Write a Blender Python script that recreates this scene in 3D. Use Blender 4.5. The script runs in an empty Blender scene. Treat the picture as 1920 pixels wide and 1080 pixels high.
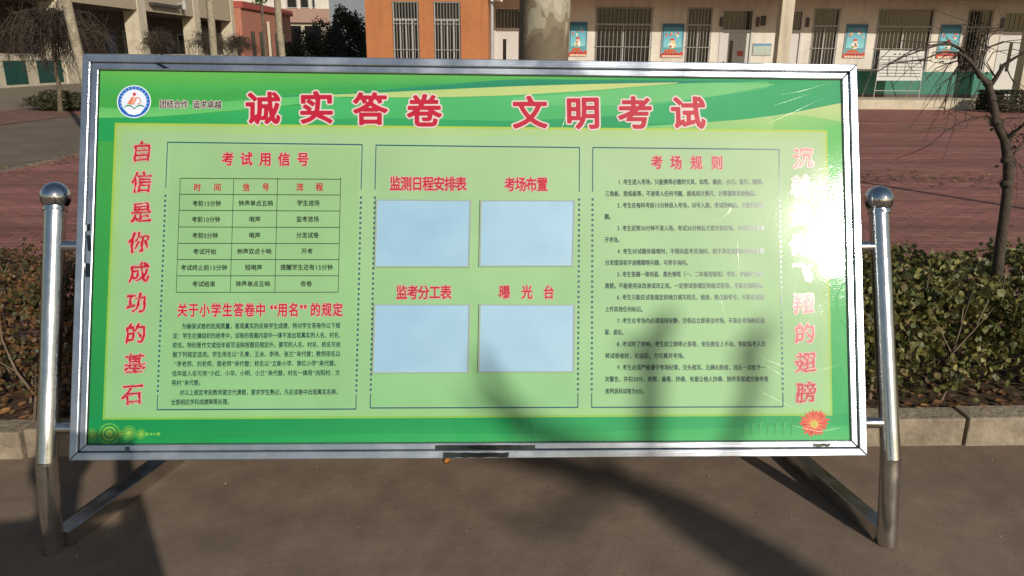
import bpy, math, random
import numpy as np
from mathutils import Vector, Matrix
random.seed(7); RNG = np.random.default_rng(7)
SC = bpy.context.scene; COL = SC.collection

# ------------------------------------------------------------------ camera, sky, sun, exposure
F, PITCH, ROLL, CH = 1423.96, 0.2968, 0.0077, 1.5182
FW = np.array([0, math.cos(PITCH), -math.sin(PITCH)]); RT = np.array([1., 0, 0]); UP = np.cross(RT, FW)
RT2 = RT*math.cos(ROLL)+UP*math.sin(ROLL); UP2 = -RT*math.sin(ROLL)+UP*math.cos(ROLL)
CP = np.array([0, 0, CH])
cam = bpy.data.cameras.new('camera'); cam.sensor_width = 36; cam.lens = F/1920*36; cam.clip_start = .02; cam.clip_end = 2000
co = bpy.data.objects.new('camera', cam); COL.objects.link(co)
co.matrix_world = Matrix(((RT2[0], UP2[0], -FW[0], 0), (RT2[1], UP2[1], -FW[1], 0), (RT2[2], UP2[2], -FW[2], CH), (0, 0, 0, 1)))
SC.camera = co
SUN = np.array([.4546, -.7845, .4218]); SUN /= np.linalg.norm(SUN)
wd = bpy.data.worlds.new('World'); SC.world = wd; wd.use_nodes = True
nt = wd.node_tree; bg = nt.nodes['Background']; sky = nt.nodes.new('ShaderNodeTexSky'); sky.sky_type = 'NISHITA'
sky.sun_disc = False; sky.sun_elevation = math.asin(SUN[2]); sky.sun_rotation = math.atan2(SUN[0], SUN[1])
sky.air_density = 1.3; sky.dust_density = 1.0; sky.altitude = 50
nt.links.new(sky.outputs[0], bg.inputs[0]); bg.inputs[1].default_value = .072
sl = bpy.data.lights.new('sun', 'SUN'); sl.energy = 3.6; sl.angle = math.radians(.53); sl.color = (1, .93, .82)
so = bpy.data.objects.new('sun', sl); COL.objects.link(so); so.location = tuple(SUN*60)
so.rotation_euler = Vector(SUN).to_track_quat('Z', 'Y').to_euler()
SC.view_settings.view_transform = 'Standard'; SC.view_settings.look = 'None'; SC.view_settings.exposure = 0; SC.view_settings.gamma = 1
SC.view_settings.use_curve_mapping = False

# photo measurements -> places in the world (u, v in the 1920x1080 photograph)
def ray(u, v): return FW*F+RT2*(u-960)-UP2*(v-540)
def at(u, v, Y): d = ray(u, v); return CP+d*(Y/d[1])
def atx(u, v, X): d = ray(u, v); return CP+d*(X/d[0])
def gnd(u, v, z=0): d = ray(u, v); return CP+d*((z-CH)/d[2])

# ------------------------------------------------------------------ helpers
def lin(r, g, b, k=1.0):
    f = lambda c: ((c/255+.055)/1.055)**2.4 if c > 10 else c/255/12.92
    return (f(r)*k, f(g)*k, f(b)*k)
def tag(o, label=None, cat=None, group=None, kind=None):
    if label: o['label'] = label
    if cat: o['category'] = cat
    if group: o['group'] = group
    if kind: o['kind'] = kind
    return o
def thing(name, loc, label, cat, group=None):
    o = bpy.data.objects.new(name, None); COL.objects.link(o); o.location = tuple(loc); o.empty_display_size = .2
    return tag(o, label, cat, group)
def worldloc(o):
    v = Vector((0, 0, 0))
    while o: v += o.location; o = o.parent
    return v
class MB:
    def __init__(s): s.v = []; s.f = []; s.c = []; s.m = []; s.sm = []
    def add(s, vs, fs, col=None, mat=0, smooth=False):
        n = len(s.v); s.v += [tuple(map(float, p)) for p in vs]
        for f in fs:
            s.f.append(tuple(i+n for i in f)); s.m.append(mat); s.sm.append(smooth)
            s.c.append([col[i] for i in f] if isinstance(col, list) else [col or (1, 1, 1)]*len(f))
        return s
    def box(s, a, b, col=None, mat=0):
        (x0, y0, z0), (x1, y1, z1) = a, b
        return s.add([(x0, y0, z0), (x1, y0, z0), (x1, y1, z0), (x0, y1, z0), (x0, y0, z1), (x1, y0, z1), (x1, y1, z1), (x0, y1, z1)],
              [(0, 3, 2, 1), (4, 5, 6, 7), (0, 1, 5, 4), (1, 2, 6, 5), (2, 3, 7, 6), (3, 0, 4, 7)], col, mat)
    def prism(s, poly, off, col=None, mat=0):     # poly: list of 3D points, off: extrusion vector
        n = len(poly); p = [np.array(q, float) for q in poly]; o = np.array(off, float)
        fs = [tuple(range(n)), tuple(range(2*n-1, n-1, -1))]+[(i, i+n, (i+1) % n+n, (i+1) % n) for i in range(n)]
        return s.add(p+[q+o for q in p], fs, col, mat)
    def tube(s, pts, rad, seg=8, col=None, caps=True, mat=0, smooth=True, square=False):
        P = [np.array(p, float) for p in pts]; n = len(P)
        if np.isscalar(rad): rad = [rad]*n
        vs = []; ref = None
        for i in range(n):
            t = P[min(i+1, n-1)]-P[max(i-1, 0)]; t = t/(np.linalg.norm(t)+1e-9)
            if ref is None:
                ref = np.cross(t, [0, 0, 1.]) if abs(t[2]) < .9 else np.cross(t, [0, 1., 0])
            ref = ref-t*(ref@t); ref /= np.linalg.norm(ref)+1e-9; bn = np.cross(t, ref)
            for k in range(seg):
                a = 2*math.pi*(k+(.5 if square else 0))/seg
                vs.append(P[i]+(ref*math.cos(a)+bn*math.sin(a))*rad[i])
        fs = [(i*seg+k, i*seg+(k+1) % seg, (i+1)*seg+(k+1) % seg, (i+1)*seg+k) for i in range(n-1) for k in range(seg)]
        s.add(vs, fs, col, mat, smooth and not square)
        if caps:
            s.add(vs[:seg], [tuple(range(seg-1, -1, -1))], col, mat); s.add(vs[-seg:], [tuple(range(seg))], col, mat)
        return s
    def ball(s, c, r, nu=24, nv=14, sc=(1, 1, 1), col=None):
        vs = []; fs = []
        for j in range(nv+1):
            t = math.pi*j/nv
            for i in range(nu):
                a = 2*math.pi*i/nu
                vs.append((c[0]+r*sc[0]*math.sin(t)*math.cos(a), c[1]+r*sc[1]*math.sin(t)*math.sin(a), c[2]+r*sc[2]*math.cos(t)))
        for j in range(nv):
            for i in range(nu): fs.append((j*nu+i, (j+1)*nu+i, (j+1)*nu+(i+1) % nu, j*nu+(i+1) % nu))
        return s.add(vs, fs, col, 0, True)
    def build(s, name, mats, parent=None, bevel=0):
        me = bpy.data.meshes.new(name)
        off = worldloc(parent) if parent else Vector((0, 0, 0))
        me.from_pydata([(x-off[0], y-off[1], z-off[2]) for x, y, z in s.v], [], s.f)
        if not isinstance(mats, (list, tuple)): mats = [mats]
        for m in mats: me.materials.append(m)
        me.polygons.foreach_set('material_index', s.m); me.polygons.foreach_set('use_smooth', s.sm)
        if any(c[0] != (1, 1, 1) for c in s.c):
            ca = me.color_attributes.new('Col', 'FLOAT_COLOR', 'CORNER')
            ca.data.foreach_set('color', np.array([[*q[:3], 1] for f in s.c for q in f], dtype=np.float32).ravel())
        me.update()
        o = bpy.data.objects.new(name, me); COL.objects.link(o); o.parent = parent
        if bevel:
            b = o.modifiers.new('bevel', 'BEVEL'); b.width = bevel; b.segments = 2; b.limit_method = 'ANGLE'
        return o
def struct(o): o['kind'] = 'structure'; return o

def mat(name, col, rough=.6, metal=0, var=.15, scale=3., bump=0., bscale=40., attr=False, spec=.5, col2=None, stretch=(1, 1, 1), extra=None):
    m = bpy.data.materials.new(name); m.use_nodes = True; N = m.node_tree.nodes; L = m.node_tree.links; b = N['Principled BSDF']
    b.inputs['Roughness'].default_value = rough; b.inputs['Metallic'].default_value = metal; b.inputs['Specular IOR Level'].default_value = spec
    tc = N.new('ShaderNodeTexCoord'); mp = N.new('ShaderNodeMapping'); mp.inputs['Scale'].default_value = stretch; L.new(tc.outputs['Object'], mp.inputs[0])
    if attr:
        a = N.new('ShaderNodeVertexColor'); a.layer_name = 'Col'; src = a.outputs[0]
    else:
        a = N.new('ShaderNodeRGB'); a.outputs[0].default_value = (*col, 1); src = a.outputs[0]
    if var > 0 or col2:
        n = N.new('ShaderNodeTexNoise'); n.inputs['Scale'].default_value = scale; n.inputs['Detail'].default_value = 8; n.inputs['Roughness'].default_value = .62
        L.new(mp.outputs[0], n.inputs[0])
        if col2:
            rp = N.new('ShaderNodeMapRange'); rp.inputs[1].default_value = .38; rp.inputs[2].default_value = .64; L.new(n.outputs[0], rp.inputs[0])
            mx = N.new('ShaderNodeMix'); mx.data_type = 'RGBA'; L.new(rp.outputs[0], mx.inputs[0]); L.new(src, mx.inputs[6]); mx.inputs[7].default_value = (*col2, 1); src = mx.outputs[2]
        rp = N.new('ShaderNodeMapRange'); rp.inputs[1].default_value = .3; rp.inputs[2].default_value = .7; rp.inputs[3].default_value = 1-var; rp.inputs[4].default_value = 1+var
        n2 = N.new('ShaderNodeTexNoise'); n2.inputs['Scale'].default_value = scale*4.3; n2.inputs['Detail'].default_value = 6; L.new(mp.outputs[0], n2.inputs[0])
        L.new(n2.outputs[0], rp.inputs[0])
        vm = N.new('ShaderNodeVectorMath'); vm.operation = 'SCALE'; L.new(src, vm.inputs[0]); L.new(rp.outputs[0], vm.inputs[3]); src = vm.outputs[0]
    L.new(src, b.inputs['Base Color'])
    if bump:
        bn = N.new('ShaderNodeTexNoise'); bn.inputs['Scale'].default_value = bscale; bn.inputs['Detail'].default_value = 6; L.new(mp.outputs[0], bn.inputs[0])
        bp_ = N.new('ShaderNodeBump'); bp_.inputs['Strength'].default_value = bump; bp_.inputs['Distance'].default_value = .01; L.new(bn.outputs[0], bp_.inputs['Height']); L.new(bp_.outputs[0], b.inputs['Normal'])
    if extra: extra(N, L, b, mp)
    return m

def leafmat(name, translucent=.3, rough=.5):
    m = bpy.data.materials.new(name); m.use_nodes = True; N = m.node_tree.nodes; L = m.node_tree.links; b = N['Principled BSDF']
    a = N.new('ShaderNodeVertexColor'); a.layer_name = 'Col'; L.new(a.outputs[0], b.inputs['Base Color']); b.inputs['Roughness'].default_value = rough
    t = N.new('ShaderNodeBsdfTranslucent'); L.new(a.outputs[0], t.inputs[0]); mx = N.new('ShaderNodeMixShader'); mx.inputs[0].default_value = translucent
    L.new(b.outputs[0], mx.inputs[1]); L.new(t.outputs[0], mx.inputs[2]); L.new(mx.outputs[0], N['Material Output'].inputs[0])
    return m

LEAF = np.array([(0, 0, 0), (.32, .28, .05), (.36, .62, .06), (0, 1, 0), (-.36, .62, .06), (-.32, .28, .05), (0, .5, -.05)])
LEAF_F = [(0, 1, 6), (1, 2, 6), (2, 3, 6), (3, 4, 6), (4, 5, 6), (5, 0, 6)]
QUAD = np.array([(-.5, 0, 0), (.5, .05, .04), (.45, 1, 0), (-.4, .9, .08)]); QUAD_F = [(0, 1, 2, 3)]
def leaves(name, cen, size, cols, m, parent=None, shape='leaf', flat=0.0, up=None, width=1.0):
    V, Fc = (LEAF, LEAF_F) if shape == 'leaf' else (QUAD, QUAD_F)
    n = len(cen); k = len(V)
    d = RNG.normal(size=(n, 3)); d[:, 2] *= (1-flat)
    if up is not None: d += np.asarray(up)
    d /= np.linalg.norm(d, axis=1)[:, None]+1e-9
    a = RNG.normal(size=(n, 3)); 
    if flat: a = a*(1-flat)+np.array([0, 0, 1.])*flat*2
    nx = np.cross(d, a); nx /= np.linalg.norm(nx, axis=1)[:, None]+1e-9; nz = np.cross(nx, d)
    s = np.asarray(size)[:, None, None]
    vs = (V[None, :, 0:1]*width*nx[:, None]+V[None, :, 1:2]*d[:, None]+V[None, :, 2:3]*nz[:, None])*s+np.asarray(cen)[:, None]
    off = np.array(worldloc(parent)) if parent else 0
    vs = (vs-off).reshape(-1, 3)
    me = bpy.data.meshes.new(name); L = len(Fc[0]); nf = n*len(Fc)
    idx = (np.array(Fc)[None]+np.arange(n)[:, None, None]*k).reshape(-1)
    me.vertices.add(len(vs)); me.vertices.foreach_set('co', vs.astype(np.float32).ravel())
    me.loops.add(len(idx)); me.loops.foreach_set('vertex_index', idx.astype(np.int32))
    me.polygons.add(nf); me.polygons.foreach_set('loop_start', (np.arange(nf)*L).astype(np.int32)); me.polygons.foreach_set('loop_total', np.full(nf, L, np.int32))
    me.update(calc_edges=True); me.polygons.foreach_set('use_smooth', [False]*nf)
    ca = me.color_attributes.new('Col', 'FLOAT_COLOR', 'POINT')
    c = np.ones((n, k, 4), np.float32); c[:, :, :3] = np.asarray(cols)[:, None]; ca.data.foreach_set('color', c.ravel())
    me.materials.append(m); o = bpy.data.objects.new(name, me); COL.objects.link(o); o.parent = parent
    return o
def pick(n, pal, jit=.25):
    pal = np.array(pal); c = pal[RNG.integers(0, len(pal), n)]
    return np.clip(c*(1+RNG.normal(size=(n, 1))*jit), .004, 1)

# ------------------------------------------------------------------ materials
M = {}
def road_extra(N, L, b, mp):
    n = N.new('ShaderNodeTexNoise'); n.inputs['Scale'].default_value = 260; n.inputs['Detail'].default_value = 3; L.new(mp.outputs[0], n.inputs[0])
    n2 = N.new('ShaderNodeTexNoise'); n2.inputs['Scale'].default_value = 14; n2.inputs['Detail'].default_value = 9; L.new(mp.outputs[0], n2.inputs[0])
    ad = N.new('ShaderNodeMath'); ad.operation = 'MULTIPLY_ADD'; L.new(n2.outputs[0], ad.inputs[0]); ad.inputs[1].default_value = 2.2; L.new(n.outputs[0], ad.inputs[2])
    bp_ = N.new('ShaderNodeBump'); bp_.inputs['Strength'].default_value = .35; bp_.inputs['Distance'].default_value = .005; L.new(ad.outputs[0], bp_.inputs['Height']); L.new(bp_.outputs[0], b.inputs['Normal'])
M['road'] = mat('worn_concrete', (.225, .165, .116), .9, var=.13, scale=1.7, col2=(.18, .13, .092), extra=road_extra, spec=.2)
M['drive'] = mat('driveway_concrete', (.20, .155, .115), .92, var=.12, scale=.9, col2=(.15, .118, .085), spec=.2)
M['apron'] = mat('apron_concrete', (.26, .21, .15), .9, var=.15, scale=1.1, col2=(.2, .155, .11), spec=.2)
def brick_mat():
    m = bpy.data.materials.new('red_brick_paving'); m.use_nodes = True; N = m.node_tree.nodes; L = m.node_tree.links; b = N['Principled BSDF']
    tc = N.new('ShaderNodeTexCoord'); br = N.new('ShaderNodeTexBrick'); L.new(tc.outputs['Object'], br.inputs[0])
    br.inputs['Scale'].default_value = 1; br.inputs['Brick Width'].default_value = .21; br.inputs['Row Height'].default_value = .105; br.inputs['Mortar Size'].default_value = .008
    br.inputs['Color1'].default_value = (.36, .15, .12, 1); br.inputs['Color2'].default_value = (.26, .108, .09, 1); br.inputs['Mortar'].default_value = (.14, .085, .065, 1); br.inputs['Bias'].default_value = -.1
    mp = N.new('ShaderNodeMapping'); mp.inputs['Scale'].default_value = (.12, 1.1, 1); L.new(tc.outputs['Object'], mp.inputs[0])
    n = N.new('ShaderNodeTexNoise'); n.inputs['Scale'].default_value = 1.6; n.inputs['Detail'].default_value = 9; n.inputs['Roughness'].default_value = .7; L.new(mp.outputs[0], n.inputs[0])
    rp = N.new('ShaderNodeMapRange'); rp.inputs[1].default_value = .3; rp.inputs[2].default_value = .72; rp.inputs[3].default_value = .55; rp.inputs[4].default_value = 1.4; L.new(n.outputs[0], rp.inputs[0])
    vm = N.new('ShaderNodeVectorMath'); vm.operation = 'SCALE'; L.new(br.outputs[0], vm.inputs[0]); L.new(rp.outputs[0], vm.inputs[3])
    n3 = N.new('ShaderNodeTexNoise'); n3.inputs['Scale'].default_value = .7; n3.inputs['Detail'].default_value = 6; L.new(tc.outputs['Object'], n3.inputs[0])
    r3 = N.new('ShaderNodeMapRange'); r3.inputs[1].default_value = .52; r3.inputs[2].default_value = .75; r3.inputs[4].default_value = .55; L.new(n3.outputs[0], r3.inputs[0])
    mx = N.new('ShaderNodeMix'); mx.data_type = 'RGBA'; L.new(r3.outputs[0], mx.inputs[0]); L.new(vm.outputs[0], mx.inputs[6]); mx.inputs[7].default_value = (.2, .13, .085, 1)
    L.new(mx.outputs[2], b.inputs['Base Color']); b.inputs['Roughness'].default_value = .9; b.inputs['Specular IOR Level'].default_value = .2
    bp_ = N.new('ShaderNodeBump'); bp_.inputs['Strength'].default_value = .5; bp_.inputs['Distance'].default_value = .008; bp_.invert = True
    L.new(br.outputs['Fac'], bp_.inputs['Height']); L.new(bp_.outputs[0], b.inputs['Normal'])
    return m
M['brick'] = brick_mat()
M['soil'] = mat('bed_soil', (.075, .05, .033), .95, var=.35, scale=9, bump=.9, bscale=30, spec=.1)
M['kerb'] = mat('kerb_concrete', (.33, .27, .195), .9, var=.16, scale=5, bump=.8, bscale=45, col2=(.22, .175, .125), spec=.2)
M['steel'] = None
def steel(name, col, r0, r1, brushed=(1, 1, 60), bstr=.05, metal=1.0, blotch=6):
    def ex(N, L, b, mp):
        n = N.new('ShaderNodeTexNoise'); n.inputs['Scale'].default_value = blotch; n.inputs['Detail'].default_value = 7; L.new(mp.outputs[0], n.inputs[0])
        rp = N.new('ShaderNodeMapRange'); rp.inputs[1].default_value = .35; rp.inputs[2].default_value = .68; rp.inputs[3].default_value = r0; rp.inputs[4].default_value = r1
        L.new(n.outputs[0], rp.inputs[0]); L.new(rp.outputs[0], b.inputs['Roughness'])
        m2 = N.new('ShaderNodeMapping'); m2.inputs['Scale'].default_value = brushed; tc = N.new('ShaderNodeTexCoord'); L.new(tc.outputs['Object'], m2.inputs[0])
        n2 = N.new('ShaderNodeTexNoise'); n2.inputs['Scale'].default_value = 7; n2.inputs['Detail'].default_value = 4; L.new(m2.outputs[0], n2.inputs[0])
        bp_ = N.new('ShaderNodeBump'); bp_.inputs['Strength'].default_value = bstr; bp_.inputs['Distance'].default_value = .004; L.new(n2.outputs[0], bp_.inputs['Height']); L.new(bp_.outputs[0], b.inputs['Normal'])
    return mat(name, col, .2, metal, var=.08, scale=8, extra=ex)
M['post'] = steel('stainless_tube', (.66, .65, .63), .14, .30, (40, 40, .6), .07, blotch=11)
M['ballm'] = steel('polished_ball', (.62, .62, .62), .04, .10, (2.2, 2.2, 2.2), .9)
M['frame'] = steel('filmed_stainless_profile', (.44, .48, .54), .18, .42, (.3, 14, 40), .11, metal=.86)
M['bare'] = steel('dark_reflection_steel', (.10, .105, .10), .12, .25, (2, 9, 9), .2)  # base colour darkened to paint in a dark reflection on the frame marks
M['back'] = mat('back_sheet', (.35, .36, .37), .5, .3)
M['gasket'] = mat('black_gasket', (.012, .012, .012), .6, var=0)

def print_mat():
    def ex(N, L, b, mp):
        b.inputs['Coat Weight'].default_value = .62
        n = N.new('ShaderNodeTexNoise'); n.inputs['Scale'].default_value = 1.5; n.inputs['Detail'].default_value = 2; n.inputs['Distortion'].default_value = .4; L.new(mp.outputs[0], n.inputs[0])
        mp2 = N.new('ShaderNodeMapping'); mp2.inputs['Scale'].default_value = (90, 1, 330); tc = N.new('ShaderNodeTexCoord'); L.new(tc.outputs['Object'], mp2.inputs[0])
        n2 = N.new('ShaderNodeTexNoise'); n2.inputs['Scale'].default_value = 1; n2.inputs['Detail'].default_value = 2; L.new(mp2.outputs[0], n2.inputs[0])
        # creases of the clear film: a few ridge lines
        w = N.new('ShaderNodeTexNoise'); w.inputs['Scale'].default_value = 1.1; w.inputs['Detail'].default_value = 3; w.inputs['Distortion'].default_value = 1.2; L.new(mp.outputs[0], w.inputs[0])
        s1 = N.new('ShaderNodeMath'); s1.operation = 'SUBTRACT'; L.new(w.outputs[0], s1.inputs[0]); s1.inputs[1].default_value = .5
        s2 = N.new('ShaderNodeMath'); s2.operation = 'ABSOLUTE'; L.new(s1.outputs[0], s2.inputs[0])
        s3 = N.new('ShaderNodeMapRange'); s3.inputs[1].default_value = 0; s3.inputs[2].default_value = .006; s3.inputs[3].default_value = 1; s3.inputs[4].default_value = 0; L.new(s2.outputs[0], s3.inputs[0])
        a1 = N.new('ShaderNodeMath'); a1.operation = 'MULTIPLY_ADD'; L.new(n2.outputs[0], a1.inputs[0]); a1.inputs[1].default_value = .009
        a0 = N.new('ShaderNodeMath'); a0.operation = 'MULTIPLY_ADD'; L.new(s3.outputs[0], a0.inputs[0]); a0.inputs[1].default_value = .02; L.new(n.outputs[0], a0.inputs[2])
        L.new(a0.outputs[0], a1.inputs[2])
        bp_ = N.new('ShaderNodeBump'); bp_.inputs['Strength'].default_value = .55; bp_.inputs['Distance'].default_value = .02; L.new(a1.outputs[0], bp_.inputs['Height'])
        L.new(bp_.outputs[0], b.inputs['Coat Normal']); b.inputs['Coat Roughness'].default_value = .08; b.inputs['Coat IOR'].default_value = 1.45
    return mat('printed_vinyl', (1, 1, 1), .5, 0, var=.05, scale=1.3, attr=True, spec=.15, extra=ex)
M['print'] = print_mat()
def ink(name, col):
    def ex(N, L, b, mp): b.inputs['Coat Weight'].default_value = .5; b.inputs['Coat Roughness'].default_value = .2
    return mat(name, col, .5, 0, var=.05, scale=2, spec=.2, extra=ex)
M['red'] = ink('crimson_ink', lin(196, 22, 54, .8)); M['white'] = ink('pale_outline_ink', lin(236, 218, 214, .75)); M['pink'] = ink('pink_outline_ink', lin(232, 182, 172, .75))
M['navy'] = ink('dark_teal_ink', lin(22, 62, 60)); M['black'] = ink('black_ink', lin(28, 42, 30)); M['line'] = ink('line_ink', lin(20, 88, 100))

# ------------------------------------------------------------------ ground (one sheet to the horizon, others laid 4 mm apart above it)
def sheet(name, pts, z, m, label=None):
    b = MB(); b.add([(p[0], p[1], z) for p in pts], [tuple(range(len(pts)))]); return struct(b.build(name, m))
struct(sheet('ground', [(-400, -400), (400, -400), (400, 500), (-400, 500)], -.02, M['apron']))
def kl(x): return 2.722+.0435*x           # kerb line
sheet('road', [(-30, -40), (30, -40), (30, kl(30)+.02), (-30, kl(-30)+.02)], 0.0, M['road'])
sheet('hedge_bed', [(-30, kl(-30)+.1), (30, kl(30)+.1), (30, kl(30)+1.12), (-30, kl(-30)+1.12)], .09, M['soil'])
sheet('driveway', [(-11.0, 3.0), (-6.72, 3.0), (-6.72, 70), (-11.0, 70)], .004, M['drive'])
sheet('brick_paving', [(-6.72, kl(-6.72)+1.1), (30, kl(30)+1.1), (30, 24.3), (-6.72, 24.3)], .008, M['brick'])
sheet('verge_paving', [(-13.6, 3), (-11.0, 3), (-11.0, 70), (-13.6, 70)], .012, mat('verge_earth_brick', (.27, .13, .10), .9, var=.25, scale=2.5, col2=(.15, .10, .065), spec=.2))
sheet('building_apron', [(-22.2, 3), (-13.6, 3), (-13.6, 70), (-22.2, 70)], .010, M['apron'])
# kerb stones
b = MB(); b.box((-14, kl(0)-.6, -.06), (14, kl(0)-.6, -.05))
kroot = thing('kerb', (0, kl(0), 0), None, None); kroot['kind'] = 'structure'
edges = [-8.4, -7.3, -6.25, -5.2, -4.1, -3.05, -1.9, -.85, .25, 1.02, 1.86, 2.95, 4.0, 5.05, 6.1, 7.2]
for x0, x1 in zip(edges[:-1], edges[1:]):
    g = .005; zt = .118+random.uniform(-.006, .006); dy = random.uniform(-.009, .009)
    b = MB(); xa, xb = x0+g, x1-g
    P = [(xa, kl(xa)+dy, 0-.05), (xb, kl(xb)+dy, -.05), (xb, kl(xb)+.115, -.05), (xa, kl(xa)+.115, -.05)]
    T = [(xa, kl(xa)+dy+.004, zt), (xb, kl(xb)+dy+.004, zt), (xb, kl(xb)+.115, zt), (xa, kl(xa)+.115, zt)]
    b.add(P+T, [(0, 3, 2, 1), (4, 5, 6, 7), (0, 1, 5, 4), (1, 2, 6, 5), (2, 3, 7, 6), (3, 0, 4, 7)])
    b.build('kerb_stone', M['kerb'], kroot, bevel=.007)
# yellowish flush edging between the driveway and the brick paving
b = MB(); b.box((-6.80, 3.9, -.01), (-6.66, 60, .022)); struct(b.build('edging', M['apron']))

# ------------------------------------------------------------------ notice board
bc = np.array([-.1133, 2.344, .9081]); yaw, tilt, BW, BH, brl = .0401, .3558, 2.5, 1.2767, -.0065
ex_ = np.array([math.cos(yaw), math.sin(yaw), 0]); nb = np.array([-math.sin(yaw), math.cos(yaw), 0]); ez_ = np.array([0, 0, math.cos(tilt)])+nb*math.sin(tilt)
EX = ex_*math.cos(brl)+ez_*math.sin(brl); EZ = -ex_*math.sin(brl)+ez_*math.cos(brl); EN = np.cross(EX, EZ)   # EN faces the viewer
if EN[1] > 0: EN = -EN
PXC = [(152, 98), (1602, 124), (1630, 857), (133, 862)]; ABC = [(-BW/2, BH/2), (BW/2, BH/2), (BW/2, -BH/2), (-BW/2, -BH/2)]
A = []
for (u, v), (a, b_) in zip(PXC, ABC):
    A.append([u, v, 1, 0, 0, 0, -a*u, -a*v, -a]); A.append([0, 0, 0, u, v, 1, -b_*u, -b_*v, -b_])
HM = np.linalg.svd(np.array(A, float))[2][-1].reshape(3, 3)
def ab(u, v): q = HM@np.array([u, v, 1.]); return q[:2]/q[2]
def B(a, b_, d=0): return bc+EX*a+EZ*b_+EN*d
def Bp(u, v, d=0): a, b_ = ab(u, v); return B(a, b_, d)
board = thing('notice_board', gnd(880, 1030), 'large green exam notice board in a stainless steel frame standing on two ball topped posts', 'notice board')

fo, fi = .0, 0
def mitre(o, i, d0, d1, name, m, bev=.002, lip=0.0):
    # o, i: (a0,b0,a1,b1) outer and inner rectangle
    O = [(o[0], o[3]), (o[2], o[3]), (o[2], o[1]), (o[0], o[1])]; I = [(i[0], i[3]), (i[2], i[3]), (i[2], i[1]), (i[0], i[1])]
    for k in range(4):
        n = (k+1) % 4; b = MB(); b.prism([B(*O[k], d0), B(*O[n], d0), B(*I[n], d0), B(*I[k], d0)], EN*(d1-d0)); b.build(name, m, board, bevel=bev)
W2, H2 = BW/2, BH/2; t1, t2 = .0255, .0215
mitre((-W2, -H2, W2, H2), (-W2+t1, -H2+t1, W2-t1, H2-t1), -.05, .004, 'frame_bar', M['frame'], .003)
s1 = t1+.0008
mitre((-W2+s1, -H2+s1, W2-s1, H2-s1), (-W2+s1+t2, -H2+s1+t2, W2-s1-t2, H2-s1-t2), -.045, -.004, 'inner_trim', M['frame'], .003)
s2 = s1+t2+.0005
mitre((-W2+s2, -H2+s2, W2-s2, H2-s2), (-W2+s2+.0018, -H2+s2+.0018, W2-s2-.0018, H2-s2-.0018), -.04, -.0085, 'gasket', M['gasket'], 0)
b = MB(); b.prism([B(-W2+.02, -H2+.02, -.044), B(W2-.02, -H2+.02, -.044), B(W2-.02, H2-.02, -.044), B(-W2+.02, H2-.02, -.044)], EN*.024); b.build('backing_panel', M['back'], board)

# --- the printed banner
D0 = -.0115; LY = .00005
class Art(MB):
    layer = 0
    def strip(s, top, bot, ct, cb, n=40):     # curves in photo pixels: lists of (u, v, colour?)
        s.layer += 1; d = D0+s.layer*LY
        def samp(pts, x):
            xs = [p[0] for p in pts]; return np.interp(x, xs, [p[1] for p in pts])
        def smooth(pts, x):   # Catmull style smoothing by averaging
            w = (pts[-1][0]-pts[0][0])/14
            return np.mean([samp(pts, min(max(x+k*w/3, pts[0][0]), pts[-1][0])) for k in (-2, -1, 0, 1, 2)]) if pts[0][0] < x < pts[-1][0] else samp(pts, x)
        x0, x1 = top[0][0], top[-1][0]
        def cc(c, t): return tuple(np.array(c[0])*(1-t)+np.array(c[1])*t) if isinstance(c, list) else c
        vs = []; cl = []; m = 4
        for i in range(n+1):
            t = i/n; x = x0+(x1-x0)*t; ya = smooth(top, x); yb = smooth(bot, x)
            for k in range(m+1):
                f = k/m; vs.append(Bp(x, ya+(yb-ya)*f, d)); cl.append(tuple(np.array(cc(ct, t))*(1-f)+np.array(cc(cb, t))*f))
        fs = [(i*(m+1)+k, (i+1)*(m+1)+k, (i+1)*(m+1)+k+1, i*(m+1)+k+1) for i in range(n) for k in range(m)]
        s.add(vs, fs, cl)
    def quad(s, p, cols, nx=24, ny=14):        # bilinear quad TL TR BR BL
        s.layer += 1; d = D0+s.layer*LY; P = [np.array(ab(*q)) for q in p]; C = [np.array(c) for c in cols]; vs = []; cl = []
        for j in range(ny+1):
            g = j/ny
            for i in range(nx+1):
                f = i/nx; w = ((1-f)*(1-g), f*(1-g), f*g, (1-f)*g)
                q = sum(w[k]*P[k] for k in range(4)); vs.append(B(q[0], q[1], d)); cl.append(tuple(sum(w[k]*C[k] for k in range(4))))
        s.add(vs, [(j*(nx+1)+i, (j+1)*(nx+1)+i, (j+1)*(nx+1)+i+1, j*(nx+1)+i+1) for j in range(ny) for i in range(nx)], cl)
    def disc(s, u, v, r, col, r0=0, n=28, d=None, lay=True, col2=None):
        if lay: s.layer += 1
        dd = d if d is not None else D0+s.layer*LY; c = ab(u, v); R = r*.00172; R0 = r0*.00172
        vs = []; cl = []
        for k in range(n):
            a = 2*math.pi*k/n; vs.append(B(c[0]+R*math.cos(a), c[1]+R*math.sin(a), dd)); cl.append(col)
        if r0:
            for k in range(n):
                a = 2*math.pi*k/n; vs.append(B(c[0]+R0*math.cos(a), c[1]+R0*math.sin(a), dd)); cl.append(col2 or col)
            s.add(vs, [(k, (k+1) % n, n+(k+1) % n, n+k) for k in range(n)], cl)
        else: 
            vs.append(B(*c, dd)); cl.append(col2 or col); s.add(vs, [(k, (k+1) % n, n) for k in range(n)], cl)
    def poly(s, pts, col, lay=True, cols=None):
        if lay: s.layer += 1
        s.add([Bp(u, v, D0+s.layer*LY) for u, v in pts], [tuple(range(len(pts)))], cols or [col]*len(pts))
PK = .80
def C(r, g, b): q = lin(r, g, min(255, b+3)); return (q[0]*.92, q[1]*.95, q[2]*1.02)
art = Art()
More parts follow.
